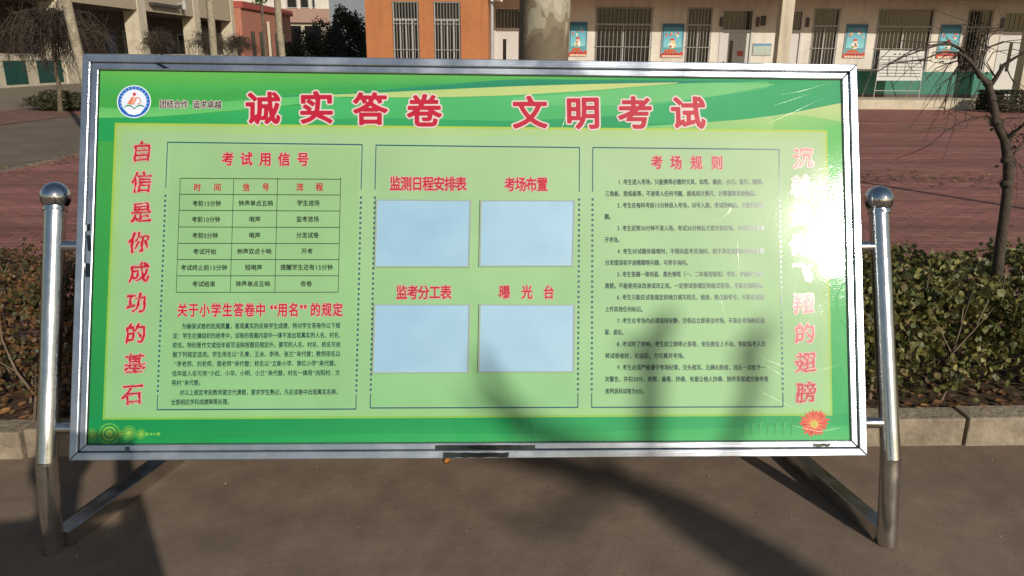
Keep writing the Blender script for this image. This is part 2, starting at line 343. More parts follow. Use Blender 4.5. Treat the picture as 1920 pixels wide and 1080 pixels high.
# green ground of the sheet, drawn past the visible edge and tucked under the frame
art.quad([(176, 119), (1586, 146), (1606, 833), (156, 840)], [C(68, 160, 62), C(40, 155, 90), C(40, 160, 85), C(8, 128, 62)])
art.strip([(176, 119), (700, 128), (1250, 139), (1586, 146)], [(176, 172), (400, 170), (620, 160), (1250, 145), (1586, 150)], [C(98, 172, 68), C(112, 178, 80)], [C(60, 160, 72), C(80, 165, 85)])
art.strip([(176, 196), (240, 200), (350, 192), (520, 178), (660, 172)], [(176, 216), (260, 216), (350, 210), (520, 196), (660, 176)], [C(96, 180, 92), C(84, 180, 96)], [C(110, 188, 100), C(88, 185, 100)])
art.strip([(176, 217), (300, 214), (400, 208), (540, 196), (620, 192)], [(176, 260), (300, 262), (400, 262), (540, 262), (620, 232)], [C(36, 150, 75), C(60, 170, 90)], C(32, 148, 72))
art.strip([(470, 178), (640, 172), (780, 160), (960, 146), (1120, 149), (1420, 152)], [(470, 181), (640, 174), (780, 168), (960, 160), (1120, 155), (1420, 158)], [C(50, 150, 90), C(24, 120, 98)], [C(30, 135, 90), C(28, 122, 92)])
art.strip([(600, 175), (700, 171), (840, 165), (960, 160), (1120, 156), (1270, 154)], [(600, 177), (700, 180), (840, 180), (960, 177), (1120, 168), (1270, 155)], [C(160, 195, 105), C(196, 200, 128)], [C(182, 200, 120), C(190, 200, 120)])
art.strip([(560, 180), (700, 181), (840, 181), (960, 178), (1120, 169), (1270, 155), (1440, 153)], [(560, 262), (700, 262), (840, 262), (960, 262), (1120, 262), (1270, 262), (1440, 262)], [C(72, 176, 96), C(90, 178, 108)], [C(60, 166, 88), C(70, 170, 92)])
art.strip([(560, 222), (700, 218), (960, 226), (1200, 214), (1330, 208)], [(560, 262), (700, 262), (960, 262), (1200, 262), (1330, 262)], [C(52, 158, 84), C(46, 150, 92)], C(36, 148, 84))
art.strip([(960, 182), (1080, 174), (1250, 157), (1340, 156), (1452, 158)], [(960, 190), (1080, 200), (1250, 190), (1340, 180), (1452, 159)], [C(96, 186, 108), C(118, 186, 112)], [C(90, 180, 104), C(120, 190, 115)])
art.strip([(1190, 202), (1300, 186), (1400, 172), (1480, 156), (1586, 148)], [(1190, 232), (1300, 230), (1400, 223), (1480, 212), (1586, 192)], [C(60, 165, 98), C(50, 158, 95)], [C(52, 160, 90), C(38, 150, 92)])
art.strip([(1180, 238), (1300, 231), (1400, 224), (1480, 213), (1586, 192)], [(1180, 262), (1300, 262), (1400, 262), (1480, 262), (1586, 262)], [C(110, 185, 100), C(190, 200, 130)], [C(104, 182, 96), C(130, 190, 110)])
art.strip([(1450, 218), (1500, 216), (1586, 230)], [(1450, 262), (1500, 262), (1586, 262)], [C(150, 192, 112), C(120, 185, 100)], C(112, 184, 100))
# left, right and bottom borders below the header
art.quad([(1545, 240), (1590, 232), (1606, 833), (1560, 833)], [C(104, 186, 96), C(100, 186, 92), C(52, 165, 92), C(44, 160, 90)])
art.quad([(156, 786), (1606, 780), (1606, 833), (156, 840)], [C(10, 132, 66), C(40, 160, 90), C(66, 170, 90), C(14, 138, 62)])
art.strip([(400, 822), (700, 812), (1000, 815), (1300, 806), (1604, 800)], [(400, 834), (700, 838), (1000, 838), (1300, 838), (1604, 834)], [C(22, 148, 72), C(66, 176, 96)], [C(20, 150, 70), C(90, 186, 104)])
# pale panel with a yellow edge
art.quad([(210, 226), (1551, 245), (1567, 782), (192, 786)], [C(160, 185, 62), C(178, 196, 84), C(150, 190, 84), C(120, 178, 66)])
art.quad([(214, 230), (1547, 249), (1563, 778), (196, 782)], [C(152, 188, 112), C(176, 200, 140), C(158, 198, 130), C(136, 186, 116)])
art.quad([(224, 244), (1536, 262), (1550, 766), (208, 770)], [C(150, 186, 128), C(176, 200, 150), C(156, 196, 136), C(136, 184, 122)])
art.quad([(316, 268), (672, 274), (664, 762), (300, 762)], [C(146, 184, 124), C(150, 186, 124), C(140, 188, 124), C(134, 184, 120)])
art.quad([(708, 276), (1082, 281), (1083, 760), (702, 760)], [C(156, 188, 132), C(166, 194, 138), C(142, 192, 128), C(136, 190, 124)])
# ornament of rings at the lower left
for (u, v, r) in ((172, 814, 11), (205, 812, 19), (226, 813, 8), (242, 811, 13), (265, 813, 9)):
    art.disc(u, v, r, C(92, 170, 60), r0=r*.86); art.disc(u, v, r*.68, C(128, 178, 62), r0=r*.5, lay=False); art.disc(u, v, r*.36, C(140, 185, 70), r0=.1, lay=False)
for u, r in ((276, 3), (284, 2.4), (291, 2), (298, 3.2)): art.disc(u, 813, r, C(110, 180, 70))
art.poly([(268, 812), (298, 812.2), (298, 813.6), (268, 813.6)], C(96, 176, 66))
# flower at the lower right
for ring, (rr, n, ln, cA, cB) in enumerate(((30, 22, 1.0, C(222, 100, 74), C(190, 40, 46)), (21, 17, .9, C(228, 124, 88), C(196, 46, 50)), (13, 12, .8, C(240, 170, 96), C(222, 96, 60)))):
    art.layer += 1
    for k in range(n):
        a = 2*math.pi*k/n+ring*.2+random.uniform(-.08, .08); L_ = rr*random.uniform(.86, 1.06); w = .17
        cu, cv = 1533, 796
        pts = [(cu+3*math.cos(a), cv+3*math.sin(a)), (cu+L_*.7*math.cos(a-w), cv+L_*.66*math.sin(a-w)), (cu+L_*math.cos(a), cv+L_*.9*math.sin(a)), (cu+L_*.7*math.cos(a+w), cv+L_*.66*math.sin(a+w))]
        art.poly(pts, cA, lay=False, cols=[cB, cA, cA, cA])
art.disc(1533, 798, 7, C(214, 190, 96), col2=C(190, 170, 70))
# faint curling leaf marks left of the flower
for k in range(7):
    u0 = 1398+k*15; art.poly([(u0, 816), (u0+3, 800-k % 3*3), (u0+10, 790+k % 2*4), (u0+7, 803), (u0+4, 817)], C(74, 172, 92), lay=(k == 0))
banner = art.build('banner', M['print'], board)
DT = D0+(art.layer+1.5)*LY      # depth of the lettering

GL = {}
def glyph(ch, off, res):
    k = (ch, off, res)
    if k not in GL:
        cu = bpy.data.curves.new('t', 'FONT'); cu.body = ch; cu.offset = off; cu.resolution_u = res
        o = bpy.data.objects.new('t', cu); COL.objects.link(o)
        me = o.evaluated_get(bpy.context.evaluated_depsgraph_get()).to_mesh()
        GL[k] = (np.array([v.co[:2] for v in me.vertices]).reshape(-1, 2), [tuple(p.vertices) for p in me.polygons])
        bpy.data.objects.remove(o); bpy.data.curves.remove(cu)
    return GL[k]
SDF = {}
def field(ch, N=78):
    key_ = ch; ch = ch[0]
    if key_ not in SDF:
        vs, fs = glyph(ch, 0, 3); cnt = {}
        for f in fs:
            for a, b_ in zip(f, f[1:]+f[:1]): k = (min(a, b_), max(a, b_)); cnt[k] = cnt.get(k, 0)+1
        E_ = np.array([(*vs[a], *vs[b_]) for (a, b_), c in cnt.items() if c == 1])
        gx = np.linspace(-.10, 1.10, N); gy = np.linspace(-.25, .98, N); XX, YY = np.meshgrid(gx, gy); p = np.stack([XX.ravel(), YY.ravel()], 1)
        a = E_[:, :2]; d = E_[:, 2:]-a; dd = (d**2).sum(1)+1e-12
        t = np.clip(((p[:, None]-a[None])*d[None]).sum(2)/dd, 0, 1); dist = np.sqrt(((p[:, None]-a[None]-t[..., None]*d[None])**2).sum(2)).min(1)
        y0, y1 = a[:, 1], E_[:, 3]; cr = ((y0[None] > p[:, 1:2]) != (y1[None] > p[:, 1:2])); xi = a[:, 0][None]+(p[:, 1:2]-y0[None])/(y1-y0+1e-12)[None]*d[:, 0][None]
        ins = ((cr & (xi > p[:, 0:1])).sum(1) % 2) == 1
        SDF[key_] = (gx, gy, np.where(ins, -dist, dist).reshape(N, N))
    return SDF[key_]
def bold(ch, off, brush=False):
    k = (ch, off, brush, 'sdf')
    if k in GL: return GL[k]
    gx, gy, S = field(ch+'s', 38) if off == .0181 else field(ch); S = S-off; N = len(gx)
    if brush:
        XX, YY = np.meshgrid(gx, gy); ph = ord(ch) % 11
        S = S+.011*np.sin(XX*11+ph)+.011*np.sin(YY*13-ph*2)+.006*np.sin((XX+YY)*23+ph)
    vs = []; fs = []; idx = {}
    def V(x, y):
        k_ = (round(x, 5), round(y, 5))
        if k_ not in idx: idx[k_] = len(vs); vs.append((x, y))
        return idx[k_]
    for j in range(N-1):
        run = None
        for i in range(N):
            c = (S[j, i], S[j, i+1], S[j+1, i+1], S[j+1, i]) if i < N-1 else (1, 1, 1, 1)
            if max(c) < 0:
                if run is None: run = i
                continue
            if run is not None: fs.append((V(gx[run], gy[j]), V(gx[i], gy[j]), V(gx[i], gy[j+1]), V(gx[run], gy[j+1]))); run = None
            if min(c) >= 0: continue
            P_ = ((gx[i], gy[j]), (gx[i+1], gy[j]), (gx[i+1], gy[j+1]), (gx[i], gy[j+1])); poly = []
            for q in range(4):
                a, b_ = c[q], c[(q+1) % 4]; pa, pb = P_[q], P_[(q+1) % 4]
                if a < 0: poly.append(V(*pa))
                if (a < 0) != (b_ < 0): t = a/(a-b_); poly.append(V(pa[0]+(pb[0]-pa[0])*t, pa[1]+(pb[1]-pa[1])*t))
            poly = [p for m_, p in enumerate(poly) if p != poly[m_-1]]
            if len(poly) > 2: fs.append(tuple(poly))
    GL[k] = (np.array(vs), fs); return GL[k]
HALF = '0123456789.“” '
def text(mb, s, p0, p1, h, off=0, res=1, d=0, m=0, brush=False, w=None, wgt=None):
    """characters of s centred at even steps from p0 to p1 (photo px, centres of first and last advance edges), h = glyph height px"""
    adv = [(.58 if c in HALF else 1.0) for c in s]; tot = sum(adv); x = 0
    a0 = np.array(ab(*p0)); a1 = np.array(ab(*p1)); dirv = a1-a0; Lh = np.linalg.norm(dirv)
    ue = dirv/Lh; ve = np.array([-ue[1], ue[0]]); mid = ((p0[0]+p1[0])/2, (p0[1]+p1[1])/2)
    hh = abs(ab(mid[0], mid[1]+h/2)[1]-ab(mid[0], mid[1]-h/2)[1])/.9; cw = (Lh/tot if w is None else w*.00172/.9)
    for c, ad in zip(s, adv):
        cx = (x+ad/2)/tot; x += ad
        if c == ' ': continue
        vs, fs = bold(c, off, brush) if off > 0 else glyph(c, 0, res)
        if not len(vs): continue
        g = vs.copy(); hw = .5 if ad == 1.0 else (g[:, 0].min()+g[:, 0].max())/2
        gx = g[:, 0]-hw; gy = g[:, 1]-.37
        if brush:
            ph = ord(c) % 7
            gx, gy = gx*.97+gy*.03+.020*np.sin(gy*9+ph), gy*.98+gx*.05+.018*np.sin(gx*8+ph)
            gy = gy+.05*np.abs(gx)*gx
        q = a0+dirv*cx
        pos = q[None]+gx[:, None]*cw*ue+gy[:, None]*hh*ve
        mb.add([B(p[0], p[1], DT+d) for p in pos], fs, None, m)
def char(name, c, u, v, wpx, hpx, o_out, o_in, mats, brush=False, parent=banner):
    mb = MB(); p0 = (u-wpx/2/.9, v); p1 = (u+wpx/2/.9, v)
    text(mb, c, p0, p1, hpx, o_out, 3, 0, 0, brush); text(mb, c, p0, p1, hpx, o_in, 3, .00012, 1, brush)
    return mb.build(name, mats, parent)
for c, u, v in zip('诚实答卷文明考试', (489, 590, 691.5, 793, 992, 1091.5, 1190, 1289), (200, 199.5, 202, 206, 210, 211, 211.5, 212)):
    char('title_character', c, u, v, 60, 57, .074, .030, [M['white'], M['red']])
for c, u, v in zip('自信是你成功的基石', (262, 262, 261, 258, 259, 254, 253, 252, 248), (281, 338, 395, 451, 508, 565, 623, 680, 738)):
    char('slogan_character', c, u, v, 38, 37, .060, .016, [M['pink'], M['red']], True)
for c, u, v in zip('沉着是你飞翔的翅膀', (1507, 1503, 1505, 1503, 1506, 1511, 1513, 1515, 1517), (297, 350, 405, 459, 513, 571, 627, 682, 738)):
    char('slogan_character', c, u, v, 37, 36, .060, .014, [M['pink'], M['red']], True)
def heading(items, w, h, oi=.022, oo=.066):
    for c, u, v in items:
        mb = MB(); p0, p1 = (u-w/2/.9, v), (u+w/2/.9, v)
        text(mb, c, p0, p1, h, oo, 2, 0, 0); text(mb, c, p0, p1, h, oi, 2, .00012, 1)
        mb.build('heading_character', [M['pink'], M['red']], banner)
heading(list(zip('考试用信号', (424, 459, 495, 530, 565.5), (295, 295.3, 295.6, 296, 296.3))), 21, 24)
heading(list(zip('考场规则', (1232, 1268, 1306, 1345), (304.5, 305, 305.3, 305.6))), 20, 24)
heading([(c, 740+20.6*i, 342.5+.2*i) for i, c in enumerate('监测日程安排表')], 19.5, 25)
heading([(c, 956+20.2*i, 345) for i, c in enumerate('考场布置')], 19, 25)
heading([(c, 754+20.8*i, 547.5) for i, c in enumerate('监考分工表')], 19.5, 25)
heading(list(zip('曝光台', (948, 990, 1031), (547.5, 547.7, 548))), 19, 24)
hs = '关于小学生答卷中“用名”的规定'; it = []
xs = [341, 362, 383, 404.5, 426, 447, 468, 488.5, 513, 530, 551, 569, 592, 613, 634]
heading([(c, x, 579.5) for c, x in zip(hs, xs)], 17.5, 24)
for c, u in zip('时间信号流程', (367, 405, 459, 496, 560, 597)): mb = MB(); text(mb, c, (u-7, 348.3), (u+7, 348.5), 14, .022, 1, 0, 0); mb.build('table_heading_character', [M['red']], banner)
mb = MB()
rows = [('考前15分钟', 358, 412, '钟声单点五响', 445, 510, '学生进场', 555, 598, 378.5), ('考前10分钟', 357, 411, '哨声', 465, 487, '监考进场', 554, 597, 408.7),
        ('考前5分钟', 358, 407, '哨声', 465, 487, '分发试卷', 554, 597, 439), ('考试开始', 360, 404, '钟声双点十响', 443, 508, '开考', 564, 586, 469.2),
        ('考试终止前15分钟', 337, 425, '短哨声', 458, 491, '提醒学生还有15分钟', 525, 624, 499.5), ('考试结束', 359, 403, '钟声单点五响', 441, 506, '收卷', 563, 585, 530.3)]
for a, x0, x1, b_, x2, x3, c, x4, x5, y in rows:
    for s_, p, q in ((a, x0, x1), (b_, x2, x3), (c, x4, x5)): mb = MB(); text(mb, s_, (p, y), (q, y+.2), 10.5, .0181, 1); mb.build('table_entry', [M['black']], banner)
para = [('为确保试卷的批阅质量，客观真实的反映学生成绩，特对学生答卷作以下规', 340, 639, 610), ('定：学生在镇组织的统考中，试卷的答题内容中一律不准出现真实的人名、村名、', 323.5, 645, 628),
        ('校名。特别是作文或低年级写话除按题目规定外，要写的人名、村名、校名可依', 323, 640, 645.7), ('据下列规定选用。学生用名以“孔青、王冰、李伟、张兰”来代替；教师用名以', 323, 640, 663.3),
        ('“李老师、刘老师、周老师”来代替；校名以“立新小学、育红小学”来代替。', 326, 637, 681), ('低年级人名可用“小红、小华、小明、小兰”来代替。村名一律用“向阳村、文', 322.5, 639.5, 699),
        ('明村”来代替。', 322, 382, 716.8), ('对以上规定考前教师要交代清楚，要求学生熟记，凡在试卷中出现真实名称，', 337, 641, 735), ('全部相应学科成绩降等处理。', 321, 436, 753)]
mb = MB()
for s_, x0, x1, y in para: text(mb, s_, (x0, y), (x1, y-.6), 10.4, .0181, 1)
mb.build('paragraph', [M['navy']], banner)
rules = [('1.考生进入考场，只能携带必需的文具，如笔、橡皮、小刀、直尺、圆规、', 1159, 1437, 341), ('三角板、垫纸板等，不准带入任何书籍、报纸和计算尺、计算器等其他物品。', 1135, 1424, 363),
         ('2.考生在每科考前15分钟进入考场，对号入座，考试铃响后，才能开始答', 1158, 1434, 385), ('题。', 1134, 1152, 406),
         ('3.考生迟到30分钟不准入场，考试30分钟后才准交卷出场，不交卷不准离', 1158, 1435, 428), ('开考场。', 1135, 1168, 449.5),
         ('4.考生对试题有疑难时，不得向监考员询问，但不涉及试题内容如试题', 1159, 1435, 471.5), ('分发错误和字迹模糊等问题，可举手询问。', 1136, 1297, 492.7),
         ('5.考生答题一律用蓝、黑色钢笔（一、二年级用铅笔）书写，字迹要工整、', 1159, 1440, 514.6), ('清楚。不能使用涂改液或改正纸，一定按试卷规定的格式答卷，不准另加附页。', 1136, 1440, 536.3),
         ('6.考生只能在试卷规定的地方填写校名、班级、姓名和考号，不准在试卷', 1159, 1437, 558), ('上作其他任何标记。', 1137, 1213, 580),
         ('7.考生在考场内必须保持安静，交卷后立即退出考场，不准在考场附近逗', 1160, 1438, 602), ('留、谈论。', 1137, 1177, 623.3),
         ('8.考试终了铃响，考生应立即停止答卷，坐在座位上不动，等候监考人员', 1160, 1440, 646), ('将试卷收好，无误后，方可离开考场。', 1138, 1293, 668),
         ('9.考生必须严格遵守考场纪律，交头接耳、左顾右盼者，违反一次给予一', 1161, 1440, 690), ('次警告，并扣20分，夹带、偷看、抄袭、有意让他人抄袭、接传答案或交换考卷', 1138, 1446, 712),
         ('者判该科试卷为0分。', 1139, 1218, 734.5)]
mb = None
for s_, x0, x1, y in rules:
    if s_[0].isdigit():
        if mb: mb.build('rule', [M['navy']], banner)
        mb = MB()
    text(mb, s_, (x0, y), (x1, y+.6), 10, .0181, 1)
mb.build('rule', [M['navy']], banner)
mb = MB()
for k, (s_, x0, x1) in enumerate((('团结合作', 294, 348), ('追求卓越', 357, 411))):
    text(mb, s_, (x0, 191+k), (x1, 192+k), 14, .09, 2, 0, 0); text(mb, s_, (x0, 191+k), (x1, 192+k), 14, .02, 2, .00012, 1)
mb.build('motto', [M['white'], M['black']], banner)
# ruled boxes, dotted sides and the table lines
mb = MB()
def pline(p, q, w=2.0):
    p, q = np.array(p, float), np.array(q, float); t = q-p; t /= np.linalg.norm(t); n = np.array([-t[1], t[0]])*w/2
    mb.add([Bp(*(p+n), DT), Bp(*(q+n), DT), Bp(*(q-n), DT), Bp(*(p-n), DT)], [(0, 1, 2, 3)])
def pdots(p, q, step=9.4, s=3.6):
    p, q = np.array(p, float), np.array(q, float); n = int(np.linalg.norm(q-p)/step)
    for i in range(n+1):
        c = p+(q-p)*i/n; mb.add([Bp(c[0]+dx*s/2, c[1]+dy*s/2*1.2, DT) for dx, dy in ((-1, -1), (1, -1), (1, 1), (-1, 1))], [(0, 1, 2, 3)])
for (tl, tr, br, bl) in (((310, 263), (677, 269), (670, 767), (295, 767)), ((703, 270), (1086, 276), (1088, 765), (697, 765)), ((1111, 276), (1461, 281), (1474, 765), (1114, 765))):
    tl, tr, br, bl = [np.array(p, float) for p in (tl, tr, br, bl)]
    pline(tl, tr, 2.2); pline(bl, br, 2.4)
    for (a, b_) in ((tl, bl), (tr, br)):
        L_ = b_-a; pline(a, a+L_*.17, 1.6); pline(a+L_*.945, b_, 1.6); pdots(a+L_*.20, a+L_*.93)
mb.build('ruled_border', [M['line']], banner)
mb = MB()
ys = [331, 361, 391.5, 422.7, 453.5, 484, 514.8, 546]
for i, y in enumerate(ys):
    f = i/7; pline((334.5-5.5*f, y), (637-2.5*f, y+3-2.4*f), 1.3)
for (xt, xb) in ((334.7, 329), (435.6, 431), (518.2, 515), (637, 634.5)): pline((xt, 331), (xb, 546), 1.0)
mb.build('table_grid', [M['black']], banner)
# school emblem
em = Art(); em.layer = art.layer+1
em.disc(246, 186.5, 31, C(225, 232, 235), n=40); em.disc(246, 186.5, 29, C(30, 96, 176), n=40, col2=C(40, 130, 205)); em.disc(246, 186.5, 23, C(226, 230, 236), n=40)
em.layer += 1
for k in range(16):
    a = math.radians(200-k*220/15); u, v = 246+26*math.cos(a), 186.5-26*math.sin(a); em.disc(u, v, 1.1, C(190, 215, 235), n=6, lay=False)
em.disc(246.5, 172.5, 3.2, C(205, 60, 60)); em.layer += 1
em.poly([(241, 178), (247, 177), (242, 192), (233, 191)], C(222, 130, 84), lay=False); em.poly([(248.5, 178), (253, 178), (246, 192), (242.5, 192)], C(226, 140, 92), lay=False)
for k in range(12):
    a0, a1 = math.radians(-95+k*16), math.radians(-95+(k+1)*16)
    em.poly([(253+6.5*math.cos(a0), 185+7*math.sin(a0)), (253+6.5*math.cos(a1), 185+7*math.sin(a1)), (253+4.6*math.cos(a1), 185+5*math.sin(a1)), (253+4.6*math.cos(a0), 185+5*math.sin(a0))], C(224, 138, 96), lay=False)
def arc(pts, w, col):
    for p, q in zip(pts[:-1], pts[1:]): em.poly([(p[0], p[1]-w), (q[0], q[1]-w), (q[0], q[1]+w), (p[0], p[1]+w)], col, lay=False)
gcol = C(40, 140, 84); arc([(228, 197), (232, 194), (238, 193.5), (243, 196), (247, 200), (251, 196), (256, 193.5), (262, 194), (266, 197)], 1.3, gcol)
em.poly([(229, 200), (246, 204), (265, 200), (258, 209), (246, 212), (235, 209)], C(236, 238, 240), lay=False)
em.build('emblem', M['print'], banner)

# clear document pockets
def pocket_mat():
    def ex(N, L, b, mp):
        b.inputs['Coat Weight'].default_value = 1; b.inputs['Coat Roughness'].default_value = .12
    return mat('pale_pocket_film', tuple(np.array(lin(170, 202, 214))*(.80, .88, 1.0)), .35, var=.03, scale=2.6, col2=tuple(np.array(lin(156, 192, 208))*(.80, .88, 1.0)), spec=.5, extra=ex)
M['pocket'] = pocket_mat(); M['acryl'] = mat('pocket_edge', lin(168, 186, 166, .8), .25, var=0, spec=.6)
M['glue'] = mat('pocket_edge_grey', lin(120, 140, 120), .3, var=0)
for q in (((704, 372), (884, 374), (882, 501), (702, 500)), ((900, 374), (1079, 375), (1077, 500), (899, 500)), ((702, 569), (884, 570), (883, 700), (700, 700)), ((900, 570), (1081, 571), (1081, 699), (899, 699))):
    pr = MB(); pts = [Bp(*p, DT-.0002) for p in q]; pr.prism(pts, EN*.0025); po = pr.build('document_pocket', M['pocket'], board, bevel=.0008)
    rm = MB(); c = np.mean(pts, 0)
    for k in range(4):
        a, b_ = pts[k], pts[(k+1) % 4]; ia, ib = a+(c-a)/np.linalg.norm(c-a)*.007, b_+(c-b_)/np.linalg.norm(c-b_)*.007
        rm.prism([a+EN*.0025, b_+EN*.0025, ib+EN*.0025, ia+EN*.0025], EN*.0016)
    rm.build('pocket_rim', M['acryl'], po)

# creases standing up in the clear cover film
def film():
    m = bpy.data.materials.new('clear_film'); m.use_nodes = True; N = m.node_tree.nodes; L = m.node_tree.links; N.remove(N['Principled BSDF'])
    t = N.new('ShaderNodeBsdfTransparent'); g = N.new('ShaderNodeBsdfGlossy'); g.inputs['Roughness'].default_value = .16; mx = N.new('ShaderNodeMixShader'); mx.inputs[0].default_value = .03
    L.new(t.outputs[0], mx.inputs[1]); L.new(g.outputs[0], mx.inputs[2]); L.new(mx.outputs[0], N['Material Output'].inputs[0]); return m
M['film'] = film()
for pts, w in (([(1436, 684), (1480, 712), (1552, 764)], .0022), ([(1420, 730), (1470, 756), (1560, 800)], .0018), ([(1450, 180), (1500, 172), (1568, 152)], .002), ([(1440, 232), (1500, 205), (1560, 176)], .0022), ([(1446, 200), (1520, 176)], .0015),
               ([(1383, 440), (1386, 480), (1390, 540)], .003), ([(1350, 545), (1362, 590), (1366, 640)], .0022), ([(622, 196), (650, 222), (690, 246), (720, 256)], .003), ([(1052, 172), (1062, 210), (1050, 244)], .003), ([(1395, 640), (1440, 676), (1500, 700)], .0014), ([(1490, 800), (1540, 812), (1580, 806)], .002)):
    mb = MB(); P = [Bp(u, v, DT+.0004) for u, v in pts]; P2 = []
    for p, q in zip(P[:-1], P[1:]):
        for k in range(5): P2.append(p+(q-p)*k/5)
    P2.append(P[-1]); n_ = len(P2); rows_ = []
    for i, p in enumerate(P2):
        t = P2[min(i+1, n_-1)]-P2[max(i-1, 0)]; t /= np.linalg.norm(t); sd = np.cross(t, EN); ww = w*math.sin(math.pi*(i+.3)/(n_-.4))*random.uniform(.7, 1.2)+.0003
        for k in range(5): a = (k-2)/2; rows_.append(p+sd*ww*a+EN*ww*.42*(1-a*a))
    mb.add(rows_, [(i*5+k, i*5+k+1, i*5+k+6, i*5+k+5) for i in range(n_-1) for k in range(4)], None, 0, True)
    mb.build('film_crease', M['film'], banner)

# torn protective film marks on the profile, plus dark reflections painted as plates
def frame_mark(pts, d, m='bare'):
    mb = MB(); mb.prism([Bp(u, v, d) for u, v in pts], EN*.0006); return mb.build('film_and_reflection_mark', M[m], board)
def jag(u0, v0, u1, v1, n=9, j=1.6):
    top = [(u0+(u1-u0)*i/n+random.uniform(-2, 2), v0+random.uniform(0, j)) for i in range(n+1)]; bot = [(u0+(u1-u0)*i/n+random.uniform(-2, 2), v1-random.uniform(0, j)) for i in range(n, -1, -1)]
    return top+bot
frame_mark([(286, 116.5), (297, 116.5), (313, 124.5), (303, 125.5), (293, 120)], -.0037)
frame_mark(jag(822, 834.5, 1008, 846, j=.8), -.0037); frame_mark(jag(836, 847.5, 958, 858, j=1.6), .0043); frame_mark(jag(1528, 833, 1562, 840, 5), -.0037)  # the two long plates imitate dark reflections in the bottom bars
for (a, b_, c, d) in ((161, 416, 170, 432), (163, 436, 169, 470), (158, 490, 168, 518)): frame_mark(jag(a, b_, c, d, 4, 4), -.0037)
frame_mark(jag(237, 836, 246, 846, 3), -.0037)
frame_mark([(1612, 600), (1618, 604), (1616, 640), (1611, 650)], -.0037)

# posts
PD = -.03
def post(px_top, px_bend, foot, side, studs, ballpx):
    top, bend = Bp(*px_top, PD), Bp(*px_bend, PD); foot = np.array([foot[0], foot[1], 0.0])
    r = .0315; mb = MB(); ax = (top-bend)/np.linalg.norm(top-bend)
    mb.tube([top, bend+ax*.0], r, 32); p = mb.build('post', M['post'], board)
    lg = MB(); lg.tube([bend, foot], r*1.0, 32); lg.build('leg', M['post'], board)
    w = MB(); w.tube([bend+ax*.004, bend-np.array([0, 0, .004])], r*1.035, 32); w.build('weld_bead', M['post'], board)
    bl = MB(); cc = Bp(*ballpx, PD); bl.ball(cc, .0455, 36, 20); bl.tube([cc-ax*.047, cc-ax*.036], .036, 28); bl.build('ball_finial', M['ballm'], p)
    for (v, ue, up) in studs:
        s = MB(); s.tube([Bp(ue, v, PD), Bp(up, v, PD)], .0175, 20); s.build('stud', M['post'], board)
    return foot
fL, fR = gnd(100, 1032), gnd(1663, 1020)
post((93, 380), (81, 868), fL, -1, ((457, 150, 92), (803, 140, 84)), (93, 362))
post((1655, 390), (1683, 866), fR, 1, ((463, 1608, 1660), (797, 1622, 1680)), (1655, 374))
def brace(p, q):
    p = np.array([p[0], p[1], .029]); q = np.array([q[0], q[1], .029]); mb = MB(); mb.tube([p, q], .029*math.sqrt(2), 4, square=True); mb.build('foot_bar', M['post'], board, bevel=.003)
brace(fL+np.array([.02, .02, 0]), fL+np.array([.17, .60, 0])); brace(fR+np.array([-.01, .02, 0]), fR+np.array([-.145, .60, 0]))

